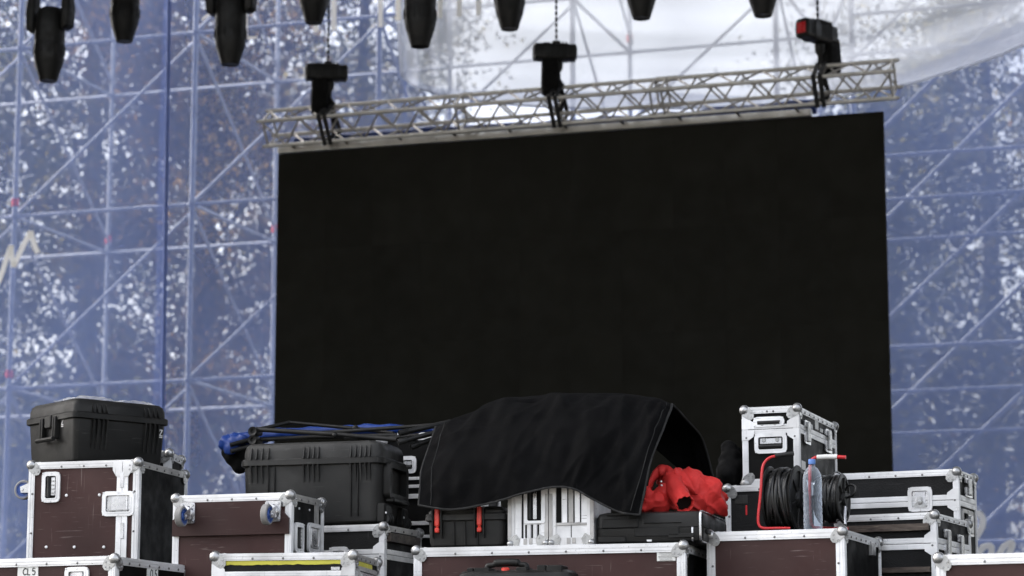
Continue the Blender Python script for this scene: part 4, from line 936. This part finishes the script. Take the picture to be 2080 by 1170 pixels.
# ------------------------------------------------------------------ black cover
cols = [((850, 1026), (856, 955), (886, 868)), ((920, 1035), (925, 935), (950, 843)), ((1000, 1021), (1005, 915), (1018, 813)), ((1060, 1004), (1068, 900), (1092, 803)), ((1120, 990), (1135, 895), (1165, 800)),
        ((1165, 993), (1200, 895), (1240, 801)), ((1208, 1016), (1250, 905), (1300, 806)), ((1258, 1040), (1300, 925), (1342, 814)), ((1299, 1046), (1322, 937), (1367, 823))]
G = []
for i, (h_, m_, r_) in enumerate(cols):
    f = i / 8; hoff = 11.20 + .13 * f
    row = [on(h_[0], h_[1], hoff), on((h_[0] + m_[0]) / 2, (h_[1] + m_[1]) / 2, hoff + .03), on(m_[0], m_[1], hoff + .10), on(m_[0] * .45 + r_[0] * .55, m_[1] * .42 + r_[1] * .58, hoff + .26), on(r_[0] * .9 + m_[0] * .1, r_[1] * .93 + m_[1] * .07, hoff + .46), on(r_[0], r_[1], hoff + .60)]
    if i < 6: row += [on(r_[0] + 14, r_[1] + 14, 12.25), on(r_[0] + 24, r_[1] + 26, 12.36), on(r_[0] + 26, r_[1] + 60, 12.38)]
    else: row += [on(r_[0] + 28, r_[1] + 30, 12.25), on(r_[0] + 60, r_[1] + 70, 12.50), on(r_[0] + 82, r_[1] + 148, 12.62)]
    G.append(row)
nu, nv = 110, 96; vs = []
for i in range(nu + 1):
    cv_ = [crom([G[k][j] for k in range(9)], i / nu) for j in range(9)]
    for j in range(nv + 1):
        p = crom(cv_, j / nv); f = i / nu; g_ = j / nv
        fold = .040 * noise.noise(Vector((f * 9 + .8 * g_, g_ * 1.6, 2))) + .024 * noise.noise(Vector((f * 22 - g_ * 3, g_ * 4, 5))) + .014 * math.sin(f * 24 + g_ * 5 * (1 - f)) * (1 - g_) ** 1 * (.4 + noise.noise(Vector((f * 4, g_ * 2, 9))))
        fold += .034 * ((1 - abs(noise.noise(Vector((f * 5.5 + g_ * 2.2, g_ * 1.4 - f, 21))))) ** 5 - .3) + .016 * ((1 - abs(noise.noise(Vector((f * 11 - g_ * 3.5, g_ * 3, 31))))) ** 6 - .25)
        edge = min(1, f * 12, (1 - f) * 12 + .15)
        if g_ < .12: fold = fold * (g_ / .12) + abs(fold) * .5 * (1 - g_ / .12)
        vs.append(p - (axes(22)[1] * .8 - Vector((0, 0, .5)) * (.35 < g_ < .75)) * fold * edge * (.25 if g_ > .5 else 1))
fs = []
for i in range(nu):
    for j in range(nv): q = i * (nv + 1) + j; fs.append((q, q + nv + 1, q + nv + 2, q + 1))
me = bpy.data.meshes.new('fabric_cover'); me.from_pydata([tuple(v) for v in vs], [], fs); me.materials.append(FAB)
cover = link('fabric_cover', me, None, 180); tag(cover, 'black canvas cover draped over the gear in the centre', 'cover')
so = cover.modifiers.new('thickness', 'SOLIDIFY'); so.thickness = .004; so.offset = 0
def gv(i, j): return vs[i * (nv + 1) + j]
MB().path([gv(i, 0) for i in range(nu + 1)], .0055, 6).build('hem_binding', FABH, cover, 60)
MB().path([gv(nu, j) for j in range(nv + 1)], .0062, 6).build('hem_binding', FABH, cover, 60)
MB().path([gv(0, j) for j in range(nv + 1)], .0055, 6).build('hem_binding', FABH, cover, 60)
fn = -axes(22)[1] * .004
MB().path([gv(nu - 7, j) + fn for j in range(2, 56)], .0022, 5).build('stitched_seam', FABH, cover, 60)
MB().path([gv(6, j) + fn for j in range(2, 50)], .0022, 5).build('stitched_seam', FABH, cover, 60)
# ------------------------------------------------------------------ red jacket
bl = [(1456, 1024, 11.80, 22), (1432, 1004, 11.78, 34), (1402, 990, 11.74, 34), (1378, 990, 11.68, 30), (1352, 1005, 11.62, 27), (1334, 1020, 11.56, 22), (1314, 1024, 11.52, 17), (1313, 1000, 11.54, 13), (1440, 1028, 11.78, 22), (1408, 1024, 11.72, 24), (1352, 972, 11.74, 20), (1466, 1032, 11.82, 13), (1372, 966, 11.75, 17), (1342, 958, 11.76, 12), (1468, 1012, 11.84, 12), (1307, 1032, 11.5, 10), (1474, 1030, 11.84, 9)]
def remeshed(blobs, vox, disp, name, m, sm=8, parent=None):
    mb = MB()
    for x, y, o_, r_ in blobs:
        c_ = on(x, y, o_); mb.ball(c_, r_ * (c_ - CAM).dot(FWD) / FPX, 18, 10)
    tmp = bpy.data.objects.new('tmp', mb.mesh('tmp')); COL.objects.link(tmp)
    q = tmp.modifiers.new('r', 'REMESH'); q.mode = 'VOXEL'; q.voxel_size = vox; q2 = tmp.modifiers.new('s', 'SMOOTH'); q2.iterations = sm; q2.factor = .5
    dg = bpy.context.evaluated_depsgraph_get(); me = bpy.data.meshes.new_from_object(tmp.evaluated_get(dg)); me.name = name
    bpy.data.objects.remove(tmp)
    nrm = [v.normal.copy() for v in me.vertices]
    for v, n_ in zip(me.vertices, nrm): v.co = v.co + n_ * disp(v.co)
    me.materials.clear(); me.materials.append(m); return link(name, me, parent, 180)
def jd(p):
    a_ = abs(noise.noise(Vector((p.x * 5, p.y * 3.5, p.z * 7 + p.x * 5)))); b_ = abs(noise.noise(Vector((p.x * 22 + 3, p.y * 14, p.z * 34 - p.x * 12))))
    c_ = abs(noise.noise(Vector((p.x * 15 + p.z * 10, p.y * 8, p.z * 7 - 4))))
    return .027 * ((1 - a_) ** 4 - .4) + .014 * ((1 - c_) ** 5 - .3) + .004 * ((1 - b_) ** 5 - .3)
jk = remeshed(bl, .0065, jd, 'red_jacket', RED, 6); tag(jk, 'crumpled bright red jacket lying on the black suitcase', 'jacket')
def sleeve(path, rad, n=26):
    vs = []; fs = []; P = [on(*p) for p in path]; m_ = 22
    for k in range(m_ + 1):
        f = k / m_; p = crom(P, f); t = (crom(P, min(1, f + .04)) - crom(P, max(0, f - .04))).normalized()
        u = t.cross(Vector((0, 0, 1))).normalized(); w = t.cross(u); r0 = rad[0] + (rad[1] - rad[0]) * f
        if f > .86: r0 *= 1 - .10 * math.sin((f - .86) / .14 * math.pi)
        for i in range(n):
            a = 2 * math.pi * i / n
            r_ = r0 * (1 + .16 * noise.noise(Vector((math.cos(a) * 1.4, math.sin(a) * 1.4, f * 4))) + .10 * noise.noise(Vector((math.cos(a) * 2, math.sin(a) * 2, f * 14))) + (.09 * math.sin(a * 9 + f) if f > .84 else 0))
            vs.append(p + (u * math.cos(a) + w * math.sin(a)) * r_)
    for k in range(m_):
        for i in range(n): fs.append((k * n + i, k * n + (i + 1) % n, (k + 1) * n + (i + 1) % n, (k + 1) * n + i))
    e = P[-1]; t = (P[-1] - P[-2]).normalized(); return vs, fs, e, t
sv, sf, e_, t_ = sleeve([(1362, 975, 11.66), (1372, 990, 11.60), (1382, 1010, 11.54), (1392, 1024, 11.47)], (.048, .044))
me = bpy.data.meshes.new('sleeve'); me.from_pydata([tuple(v) for v in sv], [], sf); me.materials.append(RED); sl_ = link('sleeve', me, jk, 180)
sd = sl_.modifiers.new('t', 'SOLIDIFY'); sd.thickness = .004
MB(Matrix.Translation(e_ - t_ * .035) @ t_.to_track_quat('Z', 'Y').to_matrix().to_4x4()).lathe([(.001, 0), (.038, 0.002)], 20).build('sleeve_shade', REDD, jk)  # dark disc in the sleeve mouth stands in for the shade inside
# folded collar with two snaps
cp = [on(1318, 976, 11.60), on(1334, 950, 11.66), on(1352, 946, 11.68), on(1370, 958, 11.66), on(1374, 976, 11.60)]
vs_ = []; fs_ = []
for k in range(31):
    p = crom(cp, k / 30); dn = Vector((0, 0, -1)) * .055 + axes(22)[1] * .012 * math.sin(k * .9); 
    for j in range(5): vs_.append(p + dn * j / 4 + axes(22)[1] * (-.02 * math.sin(j / 4 * 3.1)) + Vector((0, 0, .004 * noise.noise(p * 40))))
for k in range(30):
    for j in range(4): q = k * 5 + j; fs_.append((q, q + 5, q + 6, q + 1))
me = bpy.data.meshes.new('collar'); me.from_pydata([tuple(v) for v in vs_], [], fs_); me.materials.append(RED); co = link('collar', me, jk, 180); sd = co.modifiers.new('t', 'SOLIDIFY'); sd.thickness = .006
for x, y in ((1343, 978), (1344, 986)): MB().ball(on(x, y, 11.535), .0052, 8, 5).build('snap', ALU, jk, 60)
# ------------------------------------------------------------------ black sack behind the jacket
def kd(p): return .030 * (.25 - abs(noise.noise(Vector((p.x * 7, p.y * 6, p.z * 9))))) + .008 * noise.noise(p * 25)
sk = remeshed([(1480, 960, 13.0, 26), (1486, 935, 13.05, 24), (1480, 912, 13.05, 15), (1500, 955, 13.05, 26), (1498, 925, 13.1, 16), (1470, 975, 13.0, 18), (1500, 975, 13.05, 18)], .012, kd, 'black_sack', BAG, 5)
tag(sk, 'slumped black cloth sack in the shadow left of the small bright-edged case', 'sack')
# ------------------------------------------------------------------ cable reels and bottle on the right brown case
def reel(label, cx_px, back, r, wd, zc, seed, turns):
    rg = random.Random(seed); P = top_at(F4, cx_px, back); P.z = zc; a, n = axes(23)
    M = Matrix(((n.x, 0, a.x, P.x), (n.y, 0, a.y, P.y), (0, -1, 0, P.z), (0, 0, 0, 1)))
    M = Matrix(((n.x, 0, a.x, P.x), (n.y, 0, a.y, P.y), (0, 1, 0, P.z), (0, 0, 0, 1)))
    t = thing('cable_reel', label, 'cable reel', M, 'black cable reels'); H = wd / 2
    mb = MB(); mb.lathe([(r * .80, -H), (r * .80, H)], 30); mb.build('drum', COIL, t, 40)
    cb = MB()
    for k in range(turns):
        z = -H + .008 + (wd - .016) * (k + .5) / turns; tl = rg.uniform(-.02, .02); t2 = rg.uniform(-.02, .02); R0 = r * rg.uniform(.86, .93)
        pts = []
        for q in range(37):
            a_ = 2 * math.pi * q / 36; pts.append((R0 * math.cos(a_), R0 * math.sin(a_), z + tl * math.cos(a_) + t2 * math.sin(a_)))
        cb.path(pts, .0062, 6, False)
    for k in range(4):                      # loose turns lying across the others
        R0 = r * .955; z0 = rg.uniform(-H * .8, H * .2); pts = []
        for q in range(37):
            a_ = 2 * math.pi * q / 36; pts.append((R0 * math.cos(a_), R0 * math.sin(a_), max(-H + .005, min(H - .005, z0 + .022 * math.sin(a_ + k * 1.7) + .02 * k / 3))))
        cb.path(pts, .0062, 6, False)
    cb.build('wound_cable', COIL, t, 60)
    for s in (-1, 1):
        fl = MB(); z = s * H
        fl.lathe([(r * .90, z), (r * 1.0, z - s * .002), (r * 1.04, z + s * .004), (r * 1.0, z + s * .010), (r * .86, z + s * .012), (r * .82, z + s * .004), (r * .32, z + s * .004), (r * .28, z + s * .022), (r * .10, z + s * .022), (.004, z + s * .024)], 36, None, False)
        fo = fl.build('flange', PLAST, t, 35)
        sp_ = MB()
        for k in range(6): sp_.bbox(r * .28, r * .88, -.006, .006, min(z + s * .003, z + s * .012), max(z + s * .003, z + s * .012), .002, Matrix.Rotation(k * math.pi / 3 + .3, 4, 'Z'))
        tag(sp_.build('spoke', PLAST, fo), kind='stuff')
    return t, M
zt = F4.zt
r1, RM1 = reel('large black cable reel with a red tube frame, left of the bottle', 1596, .26, .156, .125, zt + .168, 1, 13)
def px_tube(par, M, pts, r, m, name, n=10, k=6):
    P = [on(*p) for p in pts]; Q = [M.inverted() @ crom(P, i / ((len(P) - 1) * k)) for i in range((len(P) - 1) * k + 1)]
    return MB().path(Q, r, n).build(name, m, par, 50)
px_tube(r1, RM1, [(1605, 1073, 11.69), (1575, 1073, 11.68), (1552, 1073, 11.67), (1542, 1067, 11.67), (1540, 1050, 11.67), (1545, 1000, 11.68), (1548, 955, 11.69), (1554, 938, 11.70), (1565, 929, 11.71), (1578, 926, 11.72)], .0068, REDP, 'tube_frame')
px_tube(r1, RM1, [(1574, 926, 11.72), (1594, 923, 11.73), (1613, 921, 11.74)], .0105, RUB, 'grip')
px_tube(r1, RM1, [(1546, 1004, 11.68), (1560, 1004, 11.85)], .006, PLAST, 'axle')
r2, RM2 = reel('smaller black cable reel with a white grip, behind the bottle', 1692, .50, .118, .10, zt + .185, 2, 11)
px_tube(r2, RM2, [(1665, 1072, 12.10), (1650, 1068, 12.08), (1646, 1040, 12.06), (1645, 960, 12.06), (1648, 936, 12.06), (1658, 929, 12.06), (1666, 929, 12.06)], .008, REDP, 'tube_frame')
px_tube(r2, RM2, [(1660, 929, 12.06), (1680, 928, 12.06), (1701, 928, 12.06)], .0125, PAPER, 'grip')
px_tube(r2, RM2, [(1700, 928, 12.06), (1718, 929, 12.06)], .009, REDP, 'tube_end')
px_tube(r2, RM2, [(1665, 1072, 12.10), (1700, 1073, 12.16), (1722, 1074, 12.2)], .008, REDP, 'tube_frame')
px_tube(r2, RM2, [(1717, 1030, 12.05), (1716, 1050, 12.02), (1717, 1066, 12.0)], .0085, STEEL, 'plug')
px_tube(r2, RM2, [(1715, 1012, 12.12), (1733, 1006, 12.05), (1738, 990, 12.05), (1726, 985, 12.08), (1716, 996, 12.1)], .006, COIL, 'cable_end')
# bottle
PET = bpy.data.materials.new('clear_bottle_plastic'); PET.use_nodes = True; b = PET.node_tree.nodes['Principled BSDF']
b.inputs['Base Color'].default_value = (.86, .89, .93, 1); b.inputs['Roughness'].default_value = .08; b.inputs['IOR'].default_value = 1.5
N_ = PET.node_tree.nodes; tp_ = N_.new('ShaderNodeBsdfTransparent'); tp_.inputs[0].default_value = (.93, .96, 1, 1); mx_ = N_.new('ShaderNodeMixShader'); lw_ = N_.new('ShaderNodeLayerWeight'); lw_.inputs[0].default_value = .35
mr_ = N_.new('ShaderNodeMapRange'); mr_.inputs[3].default_value = .02; mr_.inputs[4].default_value = .36; PET.node_tree.links.new(lw_.outputs['Facing'], mr_.inputs[0])
PET.node_tree.links.new(mr_.outputs[0], mx_.inputs[0]); PET.node_tree.links.new(tp_.outputs[0], mx_.inputs[1]); PET.node_tree.links.new(b.outputs[0], mx_.inputs[2]); PET.node_tree.links.new(mx_.outputs[0], N_['Material Output'].inputs[0])
Pb = top_at(F4, 1652, .10); Hb = on_pl(1652, 933, Pb, F4.n).z - zt; rb = .0455
Mb = Matrix.Translation((Pb.x, Pb.y, zt + .001))
bt = thing('water_bottle', 'clear plastic water bottle with a blue cap between the cable reels', 'bottle', Mb)
pr_ = [(.030, .0), (.040, .002), (.044, .012), (.0455, .05)]
for k in range(9): z = .06 + k * .016; pr_ += [(.0455, z), (.0425 if k % 2 else .0455, z + .008)]
pr_ += [(.0455, .225), (.0455, .25), (.041, .275), (.028, .298), (.016, .310), (.0145, .318), (.0145, .326)]
sc_ = Hb / .345; pr_ = [(r_, z * sc_) for r_, z in pr_]
inner = [(r_ - .0018, z + (.002 if z < .01 else 0)) for r_, z in pr_]
bo = MB(); n_ = 28
bo.lathe(pr_ + inner[::-1], n_, None, False); bo.add([(inner[0][0] * math.cos(2 * math.pi * k / n_), inner[0][0] * math.sin(2 * math.pi * k / n_), inner[0][1]) for k in range(n_)], [tuple(range(n_))]); bo.add([(pr_[0][0] * math.cos(2 * math.pi * k / n_), pr_[0][0] * math.sin(2 * math.pi * k / n_), 0) for k in range(n_)], [tuple(reversed(range(n_)))])
bo.build('bottle_body', PET, bt, 50)
CAPM = mat('blue_bottle_cap', (.10, .22, .55), .4, 0, .5, .05)
MB().lathe([(.0165, .320 * sc_), (.0172, .322 * sc_), (.0172, .342 * sc_), (.015, .345 * sc_)], 20).build('cap', CAPM, bt, 40)
# ------------------------------------------------------------------ stand poles and blue cloth on the wheeled trunk
st_ = thing('light_stand', 'folded black tripod stand of several poles lying on the wheeled trunk', 'stand', Matrix.Translation((M2.translation.x, M2.translation.y, z2 + h2)))
Mi = st_.matrix_world.inverted() if False else Matrix.Translation((M2.translation.x, M2.translation.y, z2 + h2)).inverted()
def pole(pts, r, name='pole', m=HOIST, n=10):
    P = [Mi @ on(*p) for p in pts]; return MB().path(P, r, n).build(name, m, st_, 40)
STAND = PLAST
pole([(514, 875, 11.85), (588, 858, 12.0)], .011, 'pole', STAND); pole([(588, 858, 12.0), (720, 870, 12.05), (800, 880, 12.02)], .010, 'pole', STAND)
pole([(520, 872, 11.84), (680, 882, 11.85), (806, 893, 11.88)], .013, 'pole', STAND); pole([(520, 893, 11.86), (640, 888, 11.9), (806, 884, 11.94)], .012, 'pole', STAND)
pole([(640, 880, 11.95), (760, 872, 11.98), (900, 862, 12.02)], .011, 'pole', STAND); pole([(700, 888, 11.86), (790, 890, 11.88), (850, 884, 11.9)], .012, 'pole', STAND)
for a_, b_ in (((812, 880, 11.80), (915, 857, 11.98)), ((810, 898, 11.80), (895, 876, 11.92)), ((836, 908, 11.85), (900, 884, 11.95))):
    pole([a_, b_], .0135, 'leg_tube', STAND, 12)
    d_ = (on(*b_) - on(*a_)).normalized(); p0 = Mi @ (on(*a_) - d_ * .004)
    MB(Matrix.Translation(p0) @ d_.to_track_quat('Z', 'Y').to_matrix().to_4x4()).lathe([(.0125, .0), (.0165, 0), (.0165, .045), (.0135, .05)], 14, None, False).build('tube_collar', STAND, st_, 40)
for x, y in ((512, 876), (512, 893)):
    c_ = Mi @ on(x, y, 11.80); MB(Matrix.Translation(c_) @ axes(20)[1].to_track_quat('Z', 'Y').to_matrix().to_4x4()).lathe([(.004, .012), (.010, .012), (.012, .004), (.024, .0), (.026, .006), (.026, .05), (.018, .06), (.014, .10)], 20).build('foot_cap', STAND, st_, 40)
for a_, b_ in (((468, 904, 11.9), (520, 890, 12.0)), ((469, 917, 11.9), (520, 904, 12.0))): pole([a_, b_], .0125, 'leg_tube', STAND)
for x, y in ((680, 884), (722, 869)): MB().ball(Mi @ on(x, y, 11.84 if x < 700 else 12.0), .016, 10, 6).build('clamp_knob', STAND, st_, 60)
# blue cloth behind and under the poles
cp = [(446, 910, 12.02), (458, 898, 12.02), (482, 893, 12.03), (530, 886, 12.05), (600, 880, 12.08), (700, 874, 12.12), (800, 872, 12.14), (880, 872, 12.16)]
cr = [.012, .030, .040, .038, .028, .028, .026, .020]
P = [on(*p) for p in cp]; m_ = 70; rs = []
Q = [crom(P, k / m_) for k in range(m_ + 1)]
for k in range(m_ + 1):
    x = k / m_ * 7; i = min(6, int(x)); f = x - i; rs.append((cr[i] * (1 - f) + cr[i + 1] * f) * (1 + .3 * noise.noise(Vector((k * .35, 1, 1)))))
bc = MB().path(Q, rs, 14)
remesh_blue = [(452, 906, 12.0, 10), (461, 901, 12.0, 14), (476, 896, 12.0, 14), (468, 912, 11.98, 13), (492, 893, 12.0, 12)]
bc.v = [v + Vector((0, 0, .010 * noise.noise(v * 16))) for v in bc.v]
bco = bc.build('blue_cloth', BLUE, None, 70); remeshed(remesh_blue, .009, lambda p: .012 * ((1 - abs(noise.noise(p * 14))) ** 5 - .3), 'hanging_fold', BLUE, 4, bco)
tag(bco, 'blue cloth bundled behind the poles on the wheeled trunk', 'cloth')
kb = remeshed([(462, 918, 12.04, 14), (475, 928, 12.05, 20), (488, 945, 12.06, 18), (500, 925, 12.08, 24), (520, 935, 12.1, 26)], .010, lambda p: .006 * noise.noise(p * 14), 'black_bag', BAG, 5)
tag(kb, 'black bag bulging out left of the wheeled trunk below the blue cloth', 'bag')
